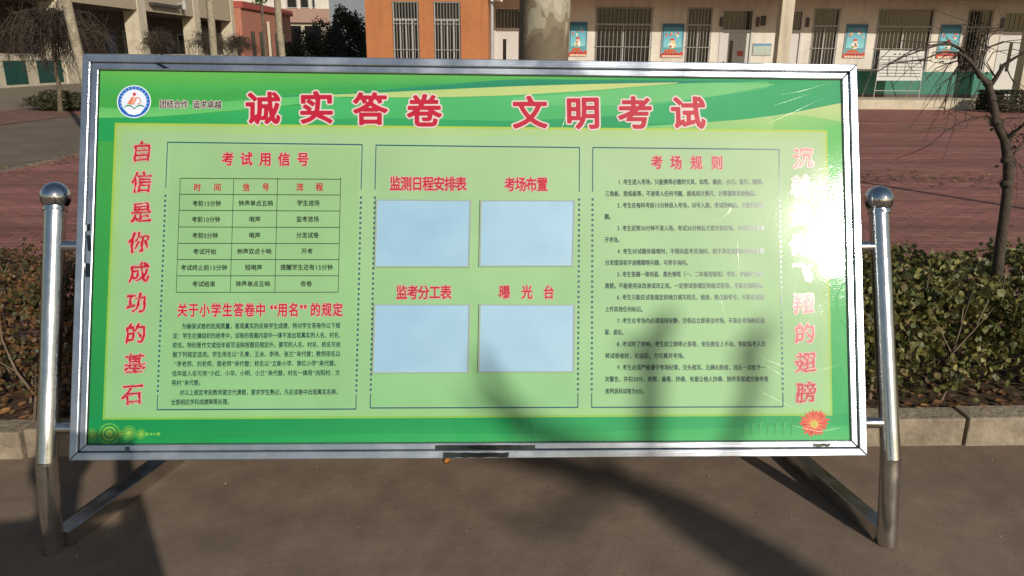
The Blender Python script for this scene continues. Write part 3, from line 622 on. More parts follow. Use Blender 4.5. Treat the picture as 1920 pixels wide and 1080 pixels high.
# ------------------------------------------------------------------ hedges behind the board
LM = leafmat('hedge_leaf'); TW = mat('twig_bark', (.17, .125, .085), .9, var=.3, scale=20)
def hedge(x0, x1, label, pal, n, h, litter, y0=.155, y1=.98, size=(.021, .036), top_only=.0, single=True, stemcol=None):
    root = thing('hedge', ((x0+x1)/2, kl((x0+x1)/2)+.6, .09), label, 'hedge')
    x = RNG.uniform(x0, x1, n); side = RNG.random(n)
    y = np.where(side < .5, y0+np.abs(RNG.normal(size=n))*.09, RNG.uniform(y0, y1, n)); y = np.clip(y, y0-.05, y1)
    bump = .035*np.sin(x*5.1)+.025*np.sin(x*13.+1)+.02*np.sin(x*29)
    zt = h+bump*.7+.02*np.sin(y*20)
    z = np.where(side < .5, .12+(zt-.12)*RNG.random(n)**.75, zt-np.abs(RNG.normal(size=n))*.055)
    y = y-np.where(side < .5, .05*np.sin(x*7+z*9)+.03*np.sin(x*17-z*21), 0)
    thin = RNG.random(n) < np.clip((z-.12)/(.25), .12, 1)
    x, y, z = x[thin], y[thin], z[thin]; n = len(x); yy = kl(x)+y
    cols = pick(n, pal, .22); cen = np.stack([x, yy, z], 1); sz = RNG.uniform(*size, n)
    # the 300 nearest, largest leaves one by one, the rest as one mass
    key = (x > 1.35) & (x < 2.4) if x1 > 1 else (x < -1.4) & (x > -2.1)
    fr = np.where(key & (y < y0+.06))[0]; fr = fr[np.argsort(-sz[fr])][:290] if single else fr[:0]
    rest = np.setdiff1d(np.arange(n), fr)
    leaves('foliage', cen[rest], sz[rest], cols[rest], LM, root, up=(0, -.35, .5), width=1.25)['kind'] = 'stuff'
    proto = []
    for k in range(8):
        lf = leaves('leaf', np.zeros((1, 3)), [1.], [cols[fr[k*7 % len(fr)]]] if len(fr) else [pal[0]], LM, None, up=(0, -.35, .5), width=1.25)
        proto.append(lf.data); bpy.data.objects.remove(lf)
    off = worldloc(root)
    for i in fr:
        o = bpy.data.objects.new('leaf', proto[i % 8]); COL.objects.link(o); o.parent = root
        o.location = Vector(cen[i])-off; o.scale = (sz[i]*1.1,)*3; o.rotation_euler = (random.uniform(-.5, .5), random.uniform(-.5, .5), random.uniform(0, 6.28))
    st = MB(); xx = x0+.05
    while xx < x1:
        yb = kl(xx)+random.uniform(.16, .8)**1.0; p = np.array([xx, yb, .08]); pts = [p]; 
        for k in range(4): p = p+np.array([random.uniform(-.05, .05), random.uniform(-.05, .04), h*.21]); pts.append(p)
        r = random.uniform(.005, .010); st.tube(pts, [r, r*.9, r*.8, r*.6, r*.4], 5)
        for _ in range(2):
            q = pts[random.randint(1, 3)]; st.tube([q, q+np.array([random.uniform(-.12, .12), random.uniform(-.12, .05), random.uniform(.08, .2)])], [r*.5, r*.25], 4)
        xx += random.uniform(.025, .085)
    st.build('stem', TW, root)['kind'] = 'stuff'
    return root
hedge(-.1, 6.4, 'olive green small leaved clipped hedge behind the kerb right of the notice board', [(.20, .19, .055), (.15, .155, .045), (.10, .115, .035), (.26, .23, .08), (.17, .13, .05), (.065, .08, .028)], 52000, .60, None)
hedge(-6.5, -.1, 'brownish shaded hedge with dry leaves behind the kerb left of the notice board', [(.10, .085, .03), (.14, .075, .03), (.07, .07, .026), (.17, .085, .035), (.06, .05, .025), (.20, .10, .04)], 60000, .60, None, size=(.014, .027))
# fallen leaves in the bed, on the paving
n = 5200; x = RNG.uniform(-6, 6, n); cen = np.stack([x, kl(x)+RNG.uniform(.12, 1.0, n), np.full(n, .095)+RNG.random(n)*.02], 1)
FL = leafmat('dry_leaf', .15, .7)
tag(leaves('fallen_leaves', cen, RNG.uniform(.025, .05, n), pick(n, [(.22, .10, .04), (.16, .09, .045), (.28, .14, .05), (.10, .06, .035)]), FL, flat=.8), kind='stuff')
n = 420; x = RNG.uniform(3.4, 9, n); cen = np.stack([x, 10.1-.12*(x-4)+RNG.normal(size=n)*.35, np.full(n, .016)], 1)
x2 = RNG.uniform(-6.8, -6.3, 260); c2 = np.stack([x2, RNG.uniform(7, 16, 260), np.full(260, .03)], 1); x3 = RNG.uniform(-5, 7, 160); c3 = np.stack([x3, RNG.uniform(4.2, 18, 160), np.full(160, .016)], 1)
cen = np.concatenate([cen, c2, c3]); n = len(cen)
tag(leaves('fallen_leaves', cen, RNG.uniform(.03, .07, n), pick(n, [(.3, .2, .08), (.22, .13, .06), (.12, .08, .04)]), FL, flat=.85), kind='stuff')
g = gnd(838, 868); lf = MB(); lf.add([(g[0]-.012, g[1], .006), (g[0]+.0, g[1]+.014, .016), (g[0]+.014, g[1]+.004, .012), (g[0]+.004, g[1]-.024, .006), (g[0], g[1]-.004, .003)], [(0, 1, 4), (1, 2, 4), (2, 3, 4), (3, 0, 4)])
tag(lf.build('fallen_leaf', mat('orange_leaf', (.5, .17, .03), .6)), 'single curled orange leaf on the ground just under the bottom frame bar', 'leaf')
# grit on the near road
n = 2600; cen = np.stack([RNG.uniform(-3, 3, n), .8+1.9*RNG.random(n)**.8, np.full(n, .001)], 1)
tag(leaves('grit', cen, RNG.uniform(.002, .0075, n), pick(n, [(.3, .25, .18), (.13, .10, .07), (.22, .17, .12)]), FL, flat=.6), kind='stuff')

# ------------------------------------------------------------------ trees
BK = mat('grey_brown_bark', (.15, .115, .08), .9, var=.35, scale=14, bump=.6, bscale=60, col2=(.09, .07, .05))
DK = mat('dark_bark', (.05, .036, .027), .9, var=.3, scale=25, bump=.5, bscale=80, col2=(.075, .055, .036))
def plane_bark():
    m = bpy.data.materials.new('mottled_plane_bark'); m.use_nodes = True; N = m.node_tree.nodes; L = m.node_tree.links; b = N['Principled BSDF']; b.inputs['Roughness'].default_value = .8
    tc = N.new('ShaderNodeTexCoord'); mp = N.new('ShaderNodeMapping'); mp.inputs['Scale'].default_value = (2.2, 2.2, 1.25); mp.inputs['Location'].default_value = (.7, .2, 1.15); L.new(tc.outputs['Object'], mp.inputs[0])
    n = N.new('ShaderNodeTexNoise'); n.inputs['Scale'].default_value = 1.5; n.inputs['Detail'].default_value = 3; n.inputs['Roughness'].default_value = .4; n.inputs['Distortion'].default_value = .5; L.new(mp.outputs[0], n.inputs[0])
    cr = N.new('ShaderNodeValToRGB'); cr.color_ramp.interpolation = 'CONSTANT'; e = cr.color_ramp.elements
    e[0].color = (.15, .12, .075, 1); e[1].position = .47; e[1].color = (.21, .17, .105, 1); x = e.new(.54); x.color = (.33, .30, .215, 1); x = e.new(.60); x.color = (.42, .37, .27, 1)
    L.new(n.outputs[0], cr.inputs[0]); n2 = N.new('ShaderNodeTexNoise'); n2.inputs['Scale'].default_value = 12; n2.inputs['Detail'].default_value = 6; L.new(tc.outputs['Object'], n2.inputs[0])
    rp = N.new('ShaderNodeMapRange'); rp.inputs[3].default_value = .75; rp.inputs[4].default_value = 1.25; L.new(n2.outputs[0], rp.inputs[0])
    vm = N.new('ShaderNodeVectorMath'); vm.operation = 'SCALE'; L.new(cr.outputs[0], vm.inputs[0]); L.new(rp.outputs[0], vm.inputs[3]); L.new(vm.outputs[0], b.inputs['Base Color'])
    bp_ = N.new('ShaderNodeBump'); bp_.inputs['Strength'].default_value = .4; bp_.inputs['Distance'].default_value = .01; L.new(n.outputs[0], bp_.inputs['Height']); L.new(bp_.outputs[0], b.inputs['Normal'])
    return m
M['plane'] = plane_bark(); M['pale_bark'] = mat('pale_bark', (.36, .31, .22), .85, var=.3, scale=9, col2=(.22, .19, .13), bump=.3)
def grow(mb, p, d, L, r, depth, up=.15, spread=.6, seg=6):
    pts = [p]; q = p.copy(); dd = d/np.linalg.norm(d)
    for k in range(4):
        dd = dd+RNG.normal(size=3)*.13+np.array([0, 0, up*.25]); dd /= np.linalg.norm(dd); q = q+dd*L/4; pts.append(q)
    mb.tube(pts, [r, r*.9, r*.78, r*.66, r*.5], seg)
    if depth > 0:
        for k in range(random.choice((2, 3))):
            a = pts[random.choice((2, 3, 4))]; nd = dd+RNG.normal(size=3)*spread; grow(mb, a, nd, L*random.uniform(.55, .8), r*.5, depth-1, up, spread, max(3, seg-1))
def trunk_tree(name, base, tpts, rad, label, cat, m, group=None, crown=True):
    root = thing(name, base, label, cat, group); t = MB(); t.tube(tpts, rad, 20); t.build('trunk', m, root)
    if crown:
        c = MB(); p = np.array(tpts[-1], float)
        for k in range(4):
            a = k*math.pi/2+random.random(); grow(c, p-np.array([0, 0, random.uniform(0, .5)]), np.array([math.cos(a)*.7, math.sin(a)*.7, 1.]), 1.6, rad[-1]*.6, 2)
        c.build('branches', m, root)
    return root
def wob(p, q, n=8, j=.02):
    p, q = np.array(p, float), np.array(q, float); return [p+(q-p)*i/n+np.array([random.uniform(-j, j), random.uniform(-j, j), 0])*(0 < i < n) for i in range(n+1)]
# big plane trunk behind the board
Yp = 8.0; pb, pt = at(1019, 115, Yp), at(1022, 0, Yp); dirp = (pt-pb)/(pt[2]-pb[2]); base = pb-dirp*pb[2]; topp = pb+dirp*(5-pb[2])
trunk_tree('plane_tree', base, wob(base, topp, 10, .012), [.29, .26, .252, .25, .252, .255, .25, .24, .235, .23, .23], 'thick mottled plane tree trunk rising behind the middle of the notice board', 'tree', M['plane'])
def slim(u0, v0, u1, v1, Y, wpx, label, m, top=5.5):
    a, b_ = at(u0, v0, Y), at(u1, v1, Y); d = (b_-a)/(b_[2]-a[2]); ba = a-d*a[2]; tp = a+d*(top-a[2]); r = wpx*Y*.96/F/2
    return trunk_tree('tree', ba, wob(ba, tp, 8, .015), [r*1.2]+[r]*4+[r*.9]*4, label, 'tree', m)
slim(146, 100, 124, 0, 13, 17, 'pale slim tree trunk just left of the board beside the weeping tree', M['pale_bark'])
slim(401, 102, 392, 0, 20, 13, 'pale tree trunk in front of the arcade of the cream building', M['pale_bark'])
slim(529, 105, 519, 0, 19, 12, 'pale tree trunk before the salmon building', M['pale_bark'])

def weeping(u, vb, vt, Y, rpx, label, n=150, leaning=0):
    base = at(u, vb, Y); base[2] = .01; top = at(u-leaning, vt, Y); root = thing('weeping_tree', base, label, 'tree', None)
    R = rpx*Y*.96/F; t = MB(); t.tube(wob(base, top, 6, .03), [.075, .06, .055, .055, .06, .06, .07], 8); t.build('trunk', BK, root)
    c = MB()
    for k in range(n):
        a = RNG.uniform(0, 2*math.pi); rr = R*RNG.uniform(.25, 1.1)*(1+.2*math.sin(a*3+u)); h = R*RNG.uniform(-.05, .55); dr = RNG.uniform(.0, .95)*R
        p0 = top; d = np.array([math.cos(a), math.sin(a), 0]); pts = [p0, p0+d*rr*.35+[0, 0, h], p0+d*rr*.7+[0, 0, h*.9+RNG.normal()*.05], p0+d*rr*.93+[0, 0, h*.3-dr*.2], p0+d*rr+[RNG.normal()*.06, RNG.normal()*.06, h*.1-dr*.6], p0+d*rr*1.02+[RNG.normal()*.1, RNG.normal()*.1, -dr]]
        r0 = .022 if k < 14 else .011; c.tube(pts, [r0, r0*.8, r0*.6, .007, .006, .004], 4)
        for _ in range(5):
            q = pts[RNG.integers(1, 5)]; e = q+RNG.normal(size=3)*.22*R+[0, 0, -.03]; c.tube([q, (q+e)/2+RNG.normal(size=3)*.05, e, e+RNG.normal(size=3)*.10*R+[0, 0, -.16*R]], [.007, .006, .005, .003], 3)
    c.build('crown', DK, root); return root
weeping(108, 174, 62, 20.5, 82, 'bare weeping tree with a drooping twig crown at the far left above a low bush', 190, 10)
weeping(300, 104, 78, 30, 30, 'small bare weeping tree against the second pillar of the cream arcade', 110)
weeping(392, 106, 80, 33, 34, 'bare weeping tree behind the mottled trunk near the arcade end', 110)
weeping(447, 106, 84, 36, 28, 'farthest bare weeping tree beside the salmon wall', 100)

# crab apple tree right foreground
Yc = 3.42
def c3(u, v, dy=0): return at(u, v, Yc+dy)
root = thing('bare_fruit_tree', gnd(1864, 560, .09), 'bare fruit tree with dried fruit rising from the hedge at the right edge', 'tree')
tp = MB(); tb = c3(1866, 640); tb[2] = .09
tp.tube([tb, c3(1869, 520), c3(1877, 450), c3(1884, 400), c3(1890, 345), c3(1892, 305), c3(1884, 262), c3(1868, 228), c3(1861, 190), c3(1853, 158)], [.027, .024, .023, .022, .021, .024, .019, .020, .016, .015], 12)
for (u, v, r) in ((1887, 345, .028), (1888, 300, .026), (1868, 228, .026), (1852, 156, .02)): tp.ball(c3(u, v), r, 12, 8, (1, 1, .8))
tp.build('trunk', DK, root)
br = MB(); twigs = []
limbs = [([(1853, 158), (1836, 140), (1825, 122), (1812, 108), (1796, 98)], .013), ([(1856, 162), (1868, 145), (1882, 122), (1900, 110), (1925, 96)], .011), ([(1884, 262), (1898, 250), (1915, 238), (1935, 215)], .010),
         ([(1825, 122), (1826, 100), (1836, 78), (1848, 60), (1880, 56), (1925, 60)], .005), ([(1812, 108), (1805, 92), (1788, 84), (1760, 84), (1725, 95), (1690, 108), (1655, 128)], .006),
         ([(1810, 106), (1790, 98), (1765, 98), (1735, 110), (1700, 116), (1650, 122)], .005), ([(1805, 95), (1775, 80), (1745, 85), (1715, 92), (1680, 112), (1645, 135)], .0045), ([(1868, 228), (1850, 219), (1828, 220), (1800, 230), (1770, 248), (1748, 268)], .004),
         ([(1825, 122), (1850, 90), (1880, 78), (1925, 82)], .0045), ([(1796, 98), (1798, 122), (1782, 145), (1775, 175), (1770, 215)], .004), ([(1805, 118), (1790, 138), (1765, 160), (1750, 200)], .003), ([(1800, 112), (1780, 118), (1755, 128), (1735, 150)], .0032),
         ([(1870, 150), (1850, 118), (1862, 98), (1900, 92), (1930, 100)], .003), ([(1884, 262), (1900, 300), (1925, 318)], .005), ([(1861, 200), (1880, 195), (1905, 200), (1930, 196)], .003), ([(1892, 305), (1905, 285), (1925, 262)], .005), ([(1868, 228), (1890, 222), (1925, 222)], .0035),
         ([(1845, 150), (1862, 176), (1890, 190), (1925, 176)], .003), ([(1884, 120), (1895, 145), (1915, 168), (1930, 190)], .003), ([(1848, 60), (1830, 48), (1815, 60), (1800, 84)], .002)]
limbs += [([(u+random.uniform(-9, 9)*i, v+random.uniform(-6, 5)*i) for i, (u, v) in enumerate(p)], q*.7) for p, q in limbs if q < .0051 for _ in (0,)]
for pts, r in limbs:
    dy = random.uniform(-.12, .12); P = [c3(u, v, dy*i/len(pts)) for i, (u, v) in enumerate(pts)]; br.tube(P, [r*(1-.6*i/(len(P)-1)) for i in range(len(P))], 6)
    for _ in range(2):
        i_ = random.randint(1, len(P)-1); q = P[i_]; dv = (P[i_]-P[i_-1]); dv = dv/np.linalg.norm(dv)*.026; pts_ = [q]
        nv = dv+RNG.normal(size=3)*[.014, .014, .014]
        for k in range(4): nv = nv+RNG.normal(size=3)*.006+[0, 0, -.004]; pts_.append(pts_[-1]+nv)
        br.tube(pts_, [.0018, .0015, .0012, .001, .0008], 4)
for k in range(5):
    u = RNG.uniform(1790, 1850); q = c3(u, 100+RNG.uniform(0, 40)); e = q+np.array([RNG.normal()*.06-.05, RNG.normal()*.05, -.05]); br.tube([q, e, e+[RNG.normal()*.03-.03, 0, -.09], e+[RNG.normal()*.04-.04, 0, -.15]], [.003, .0022, .0018, .001], 4)
br.build('branches', DK, root)
FR = mat('dried_fruit', (.05, .028, .018), .8, var=.3, scale=60)
bud = []
for (u, v, sg, k_) in ((1800, 108, 13, 60), (1812, 128, 9, 40), (1862, 228, 10, 40), (1845, 150, 9, 24), (1892, 300, 12, 46), (1898, 262, 12, 34), (1886, 345, 9, 24), (1835, 70, 22, 22), (1908, 245, 12, 26), (1780, 92, 16, 18)):
    for _ in range(k_): bud.append(c3(u+RNG.normal()*sg*.7, v+RNG.normal()*sg*.7, RNG.normal()*.02))
bud = np.array(bud); leaves('bud_cluster', bud, RNG.uniform(.006, .018, len(bud)), pick(len(bud), [(.035, .02, .014), (.06, .035, .02)]), FL, root)['kind'] = 'stuff'
fr0 = MB(); fr0.ball((0, 0, 0), .0105, 10, 7, (1, 1, .9)); fr0.tube([(0, 0, .005), (.002, 0, .02)], .0008, 4); f0 = fr0.build('fruit', FR, root)
fpos = [(1668, 112), (1697, 116), (1760, 130), (1777, 142), (1752, 137), (1863, 167), (1820, 188), (1796, 246), (1835, 255), (1838, 262), (1846, 246), (1820, 182), (1866, 100), (1856, 104), (1775, 150), (1809, 172), (1822, 192), (1868, 170), (1900, 270), (1905, 190), (1862, 76)]
for i, (u, v) in enumerate(fpos):
    o = f0 if i == 0 else f0.copy()
    if i: COL.objects.link(o); o.parent = root
    o.location = Vector(c3(u, v, random.uniform(-.05, .05)))-worldloc(root); o.scale = (random.uniform(.8, 1.5),)*3

# tree behind the photographer whose limbs shade the board (its shadow is in the photograph)
YS = -6.2
def cast(u, v, on='g'):
    q = Bp(u, v, -.012) if on == 'b' else gnd(u, v); return q+SUN*((YS-q[1])/SUN[1])
trk = cast(1410, 1040); fork = cast(1262, 955); base = np.array([trk[0]+.03, YS, 0])
root = thing('pollarded_tree', base, 'pollarded bare plane tree standing behind the photographer on the right', 'tree')
t = MB(); t.tube([base, base*.5+trk*.5, trk, fork], [.20, .15, .12, .105], 14)
t.build('trunk', M['plane'], root)
c = MB()
for P, r in (([fork, cast(1130, 905), cast(1010, 862), cast(1000, 770, 'b'), cast(870, 690, 'b')], (.085, .075, .06, .045, .02)), ([fork, cast(1242, 840, 'b'), cast(1245, 700, 'b'), cast(1235, 650, 'b'), cast(1252, 590, 'b')], (.07, .055, .05, .06, .03)),
             ([cast(1242, 840, 'b')*.5+fork*.5, cast(1390, 840, 'b'), cast(1415, 730, 'b'), cast(1432, 640, 'b'), cast(1452, 590, 'b')], (.045, .035, .035, .055, .02)), ([cast(1130, 905), cast(1050, 960), cast(960, 968)], (.03, .025, .015)),
             ([cast(1235, 670, 'b'), cast(1205, 640, 'b'), cast(1175, 632, 'b')], (.04, .03, .012)), ([cast(1000, 770, 'b'), cast(930, 760, 'b'), cast(880, 720, 'b')], (.03, .02, .012))):
    P = [p+np.array([0, random.uniform(-.1, .1), 0]) for p in P]; c.tube(P, [q*.82 for q in r], 9)
c.build('branches', M['plane'], root)

# ------------------------------------------------------------------ photographer (casts the shadow at the lower left)
per = thing('person', (.05, -.55, 0), 'person in a dark coat holding up a phone behind the camera', 'person')
def skin(name, verts, edges, radii, m, parent, root=0):
    me = bpy.data.meshes.new(name); off = np.array(worldloc(parent)); me.from_pydata([tuple(np.array(v)-off) for v in verts], edges, [])
    o = bpy.data.objects.new(name, me); COL.objects.link(o); o.parent = parent; sk = o.modifiers.new('skin', 'SKIN'); sk.use_smooth_shade = True
    lay = me.skin_vertices[0].data if me.skin_vertices else None
    if lay is None:
        bpy.context.view_layer.objects.active = o
        bm_ = __import__('bmesh').new(); bm_.from_mesh(me); bm_.verts.layers.skin.verify(); bm_.to_mesh(me); bm_.free(); lay = me.skin_vertices[0].data
    for i, r in enumerate(radii): lay[i].radius = r if isinstance(r, tuple) else (r, r); lay[i].use_root = (i == root)
    s = o.modifiers.new('sub', 'SUBSURF'); s.levels = 2; s.render_levels = 2; me.materials.append(m); return o
X0, Y0 = .05, -.55
bv = [(X0, Y0, .95), (X0, Y0, 1.15), (X0, Y0+.01, 1.33), (X0, Y0+.03, 1.47), (X0, Y0+.06, 1.58), (X0, Y0+.07, 1.68), (X0-.19, Y0+.03, 1.41), (X0-.24, Y0+.14, 1.18), (X0-.16, Y0+.40, 1.42), (X0-.12, Y0+.49, 1.49), (X0+.19, Y0+.03, 1.41), (X0+.22, Y0+.14, 1.18), (X0+.05, Y0+.40, 1.42), (X0-.0, Y0+.49, 1.49),
      (X0-.11, Y0, .88), (X0-.13, Y0+.03, .5), (X0-.14, Y0-.02, .1), (X0-.15, Y0+.13, .04), (X0+.11, Y0, .88), (X0+.13, Y0+.03, .5), (X0+.14, Y0-.02, .1), (X0+.15, Y0+.13, .04)]
be = [(0, 1), (1, 2), (2, 3), (3, 4), (4, 5), (2, 6), (6, 7), (7, 8), (8, 9), (2, 10), (10, 11), (11, 12), (12, 13), (0, 14), (14, 15), (15, 16), (16, 17), (0, 18), (18, 19), (19, 20), (20, 21)]
brd = [(.19, .14), (.17, .13), (.19, .13), .06, (.08, .095), (.075, .09), .075, .055, .04, .03, .075, .055, .04, .03, .1, .07, .05, .045, .1, .07, .05, .045]
skin('body', bv, be, brd, mat('dark_coat', (.03, .032, .04), .9, var=.2), per)
hr = MB(); hr.ball((X0, Y0+.05, 1.66), .098, 20, 12, (1, 1.08, .95)); hr.build('hair', mat('black_hair', (.01, .009, .008), .6), per)
for s, bx in ((-1, X0-.12), (1, X0)):
    hd = MB()
    for k in range(4): hd.tube([(bx, -.07, 1.47+.017*k), (bx-s*-.022, -.045, 1.475+.017*k), (bx-s*-.016, -.028, 1.478+.017*k)], [.009, .008, .0065], 8)
    hd.tube([(bx, -.07, 1.47), (bx+s*.012, -.05, 1.455), (bx+s*.01, -.034, 1.47)], [.011, .009, .007], 8); hd.build('hand', mat('skin_tone', (.45, .28, .2), .6), per)
ph = MB(); ph.box((-.002, -.030, CH-.04), (.145-.15, -.022, CH+.036)); ph = MB(); ph.box((X0-.2, -.032, CH-.045), (X0+.03-.04, -.024, CH+.03))
tag(ph.build('phone', mat('phone_shell', (.02, .02, .022), .3), bevel=.003), 'dark phone held up in both hands by the photographer', 'phone')

# ------------------------------------------------------------------ buildings

def streaks(N, L, b, mp):
    src = b.inputs['Base Color'].links[0].from_socket; m2 = N.new('ShaderNodeMapping'); m2.inputs['Scale'].default_value = (2.4, 2.4, .22); L.new(N['Texture Coordinate'].outputs['Object'], m2.inputs[0])
    n = N.new('ShaderNodeTexNoise'); n.inputs['Scale'].default_value = 1.6; n.inputs['Detail'].default_value = 8; n.inputs['Roughness'].default_value = .7; L.new(m2.outputs[0], n.inputs[0])
    rp = N.new('ShaderNodeMapRange'); rp.inputs[1].default_value = .5; rp.inputs[2].default_value = .78; rp.inputs[3].default_value = 1; rp.inputs[4].default_value = .68; L.new(n.outputs[0], rp.inputs[0])
    vm = N.new('ShaderNodeVectorMath'); vm.operation = 'SCALE'; L.new(src, vm.inputs[0]); L.new(rp.outputs[0], vm.inputs[3]); L.new(vm.outputs[0], b.inputs['Base Color'])
WHITEW = mat('white_render', (.72, .665, .58), .85, var=.05, scale=.8, col2=(.64, .585, .50), extra=streaks)
CREAM = mat('cream_render', (.60, .525, .39), .85, var=.07, scale=.9, col2=(.50, .435, .32), extra=streaks)
TAN = mat('tan_render', (.42, .34, .24), .85, var=.08, scale=.7); GREEN = mat('green_dado_paint', (.03, .17, .115), .6, var=.12, scale=1.5); SALMON = mat('salmon_render', (.42, .17, .11), .85, var=.1, scale=.8)
ORANGE = mat('orange_render', (.46, .175, .062), .85, var=.06, scale=1.1, col2=(.41, .15, .055), extra=streaks); GLASS = mat('dark_window_glass', (.012, .013, .014), .12, var=.2, scale=2, spec=.5)
ALU = mat('white_window_frame', (.40, .39, .36), .5, var=.06); BAR = mat('grille_bar_paint', (.36, .345, .31), .5, var=.1); DARKIN = mat('shaded_ceiling_render', (.45, .38, .3), .9, var=.08, scale=1)
ROOFRED = mat('red_roof_coping', (.35, .07, .05), .7); DOORW = mat('white_door_paint', (.55, .53, .50), .5, var=.05); PLQ = mat('dark_plaque', (.06, .05, .045), .5)
def wall_holes(x0, x1, z0, z1, ya, yb, holes, m, name, parent, col=None):
    """vertical wall across x with rectangular openings (hx0,hx1,hz0,hz1)"""
    xs = sorted({x0, x1, *[h[0] for h in holes], *[h[1] for h in holes]}); b = MB()
    for a, c in zip(xs[:-1], xs[1:]):
        mid = (a+c)/2; hz = sorted([(h[2], h[3]) for h in holes if h[0] <= mid <= h[1]]); z = z0
        for p, q in hz:
            if p > z: b.box((a, ya, z), (c, yb, p))
            z = max(z, q)
        if z < z1: b.box((a, ya, z), (c, yb, z1))
    return b.build(name, m, parent)
def window(x0, x1, z0, z1, y, parent, mull, bars, trans=.72, name='window'):
    w = MB(); t = .05
    w.box((x0, y+.02, z0), (x1, y+.08, z0+t)); w.box((x0, y+.02, z1-t), (x1, y+.08, z1)); w.box((x0, y+.02, z0+t), (x0+t, y+.08, z1-t)); w.box((x1-t, y+.02, z0+t), (x1, y+.08, z1-t))
    zt = z0+(z1-z0)*trans; w.box((x0+t, y+.022, zt-.03), (x1-t, y+.078, zt+.03))
    for f in mull: xm = x0+(x1-x0)*f; w.box((xm-.02, y+.024, z0+t), (xm+.02, y+.076, zt-.03))
    wo = w.build(name, ALU, parent); g = MB(); g.box((x0+.01, y+.085, z0+.01), (x1-.01, y+.095, z1-.01)); g.build('pane', GLASS, wo)
    gr = MB(); n = bars
    for i in range(n): xx = x0+(x1-x0)*(i+.5)/n; gr.box((xx-.006, y-.046, z0), (xx+.006, y-.034, z1))
    for zz in (z0+.02, z0+(z1-z0)*.36, zt-.12, z1-.02): gr.box((x0-.02, y-.031, zz-.009), (x1+.02, y-.016, zz+.009))
    go = gr.build('grille', BAR, wo); go['kind'] = 'stuff'; return wo
YW, YF, ZF = 26.1, 24.3, .29
def X(u, v=80, Y=YW): return at(u, v, Y)[0]
def Z(u, v, Y=YW): return at(u, v, Y)[2]
zc = 3.30
school = thing('classroom_building', (12, YW, 0), 'cream single corridor classroom building with green dado and barred windows', 'building')
xl = X(918, 60, YF)+.02; xr = 34.0
zt, zb = Z(1700, 17), Z(1700, 133)
wins = [(1117, 1225, 'big'), (1289, 1337, 'sm'), (1527, 1577, 'sm'), (1648, 1754, 'big'), (1817, 1865, 'sm')]
doors = [(930, 974), (1356, 1410), (1468, 1503), (1884, 1945)]
holes = []; WN = []
for u0, u1, k in wins: a, c = X(u0, 20), X(u1, 20); holes.append((a, c, zb, zt)); WN.append((a, c, k))
DR = []
for u0, u1 in doors: a, c = X(u0, 40), X(u1, 40); holes.append((a, c, ZF, zt-.02)); DR.append((a, c))
for k in range(2):
    a = X(1945, 40)+1.2+k*4; holes.append((a, a+2, zb, zt)); WN.append((a, a+2, 'big'))
wall_holes(xl, xr, ZF-.3, zc+.02, YW, YW+.22, holes, WHITEW, 'wall', school)
dado = MB(); last = xl+.02
for a, c in sorted(DR)+[(xr, xr)]:
    if a > last+.05: dado.box((last, YW-.012, ZF+.10), (a-.02, YW-.002, zb-.02))
    last = c+.02
dado.build('dado', GREEN, school)
sk_ = MB(); last = xl+.02
for a, c in sorted(DR)+[(xr, xr)]:
    if a > last+.05: sk_.box((last, YW-.02, ZF+.002), (a-.02, YW-.003, ZF+.097))
    last = c+.02
sk_.build('skirting', mat('brown_skirting', (.10, .06, .05), .7), school)
for a, c, k in WN: window(a, c, zb, zt, YW, school, (.5,) if k == 'big' else (.5,), 14 if k == 'big' else 8)
for i, (a, c) in enumerate(DR):
    w = MB(); z2 = zt-.75; w.box((a, YW+.03, ZF+.002), (c, YW+.08, z2)); 
    do = w.build('door', DOORW, school); p = MB(); xm = a+(c-a)*.30; p.box((xm, YW+.022, ZF+.85), (xm+.11, YW+.029, ZF+1.75)); p.build('pane', GLASS, do)
    h = MB(); h.box((a+(c-a)*.12, YW-.0, ZF+.95), (a+(c-a)*.15, YW+.028, ZF+1.1)); h.build('handle', PLQ, do)
    fr = MB(); fr.box((a-.07, YW-.018, ZF), (a-.002, YW+.02, zt-.0)); fr.box((c+.002, YW-.018, ZF), (c+.07, YW+.02, zt)); fr.box((a, YW-.016, z2+.002), (c, YW+.06, z2+.08)); fr.box((a, YW-.016, zt-.1), (c, YW+.06, zt-.022)); fr.build('door_frame', DOORW, school)
    tr = MB(); tr.box((a+.03, YW+.05, z2+.08), (c-.03, YW+.06, zt-.1)); to = tr.build('transom', GLASS, school); tg = MB()
    for q in range(7):
        xx = a+.05+(c-a-.1)*q/6; tg.box((xx-.01, YW+.03, z2+.09), (xx+.01, YW+.045, zt-.11))
    tg.build('grille', BAR, to)['kind'] = 'stuff'
for u, v0, v1, wd_ in ((1352, 32, 50, 5), (1420.5, 32, 50, 5), (1431, 30, 48, 9), (1514, 33, 51, 6), (1879.5, 34, 53, 6)):
    p = MB(); p.box((X(u-wd_/2, 40), YW-.05, Z(u, v1)), (X(u+wd_/2, 40), YW-.002, Z(u, v0))); p.build('door_plaque', PLQ, school)
p = MB(); p.box((X(1383, 100), YW+.005, Z(1388, 105)), (X(1393, 100), YW+.029, Z(1388, 96))); p.build('door_notice', mat('red_paper', (.5, .1, .08), .7), school)
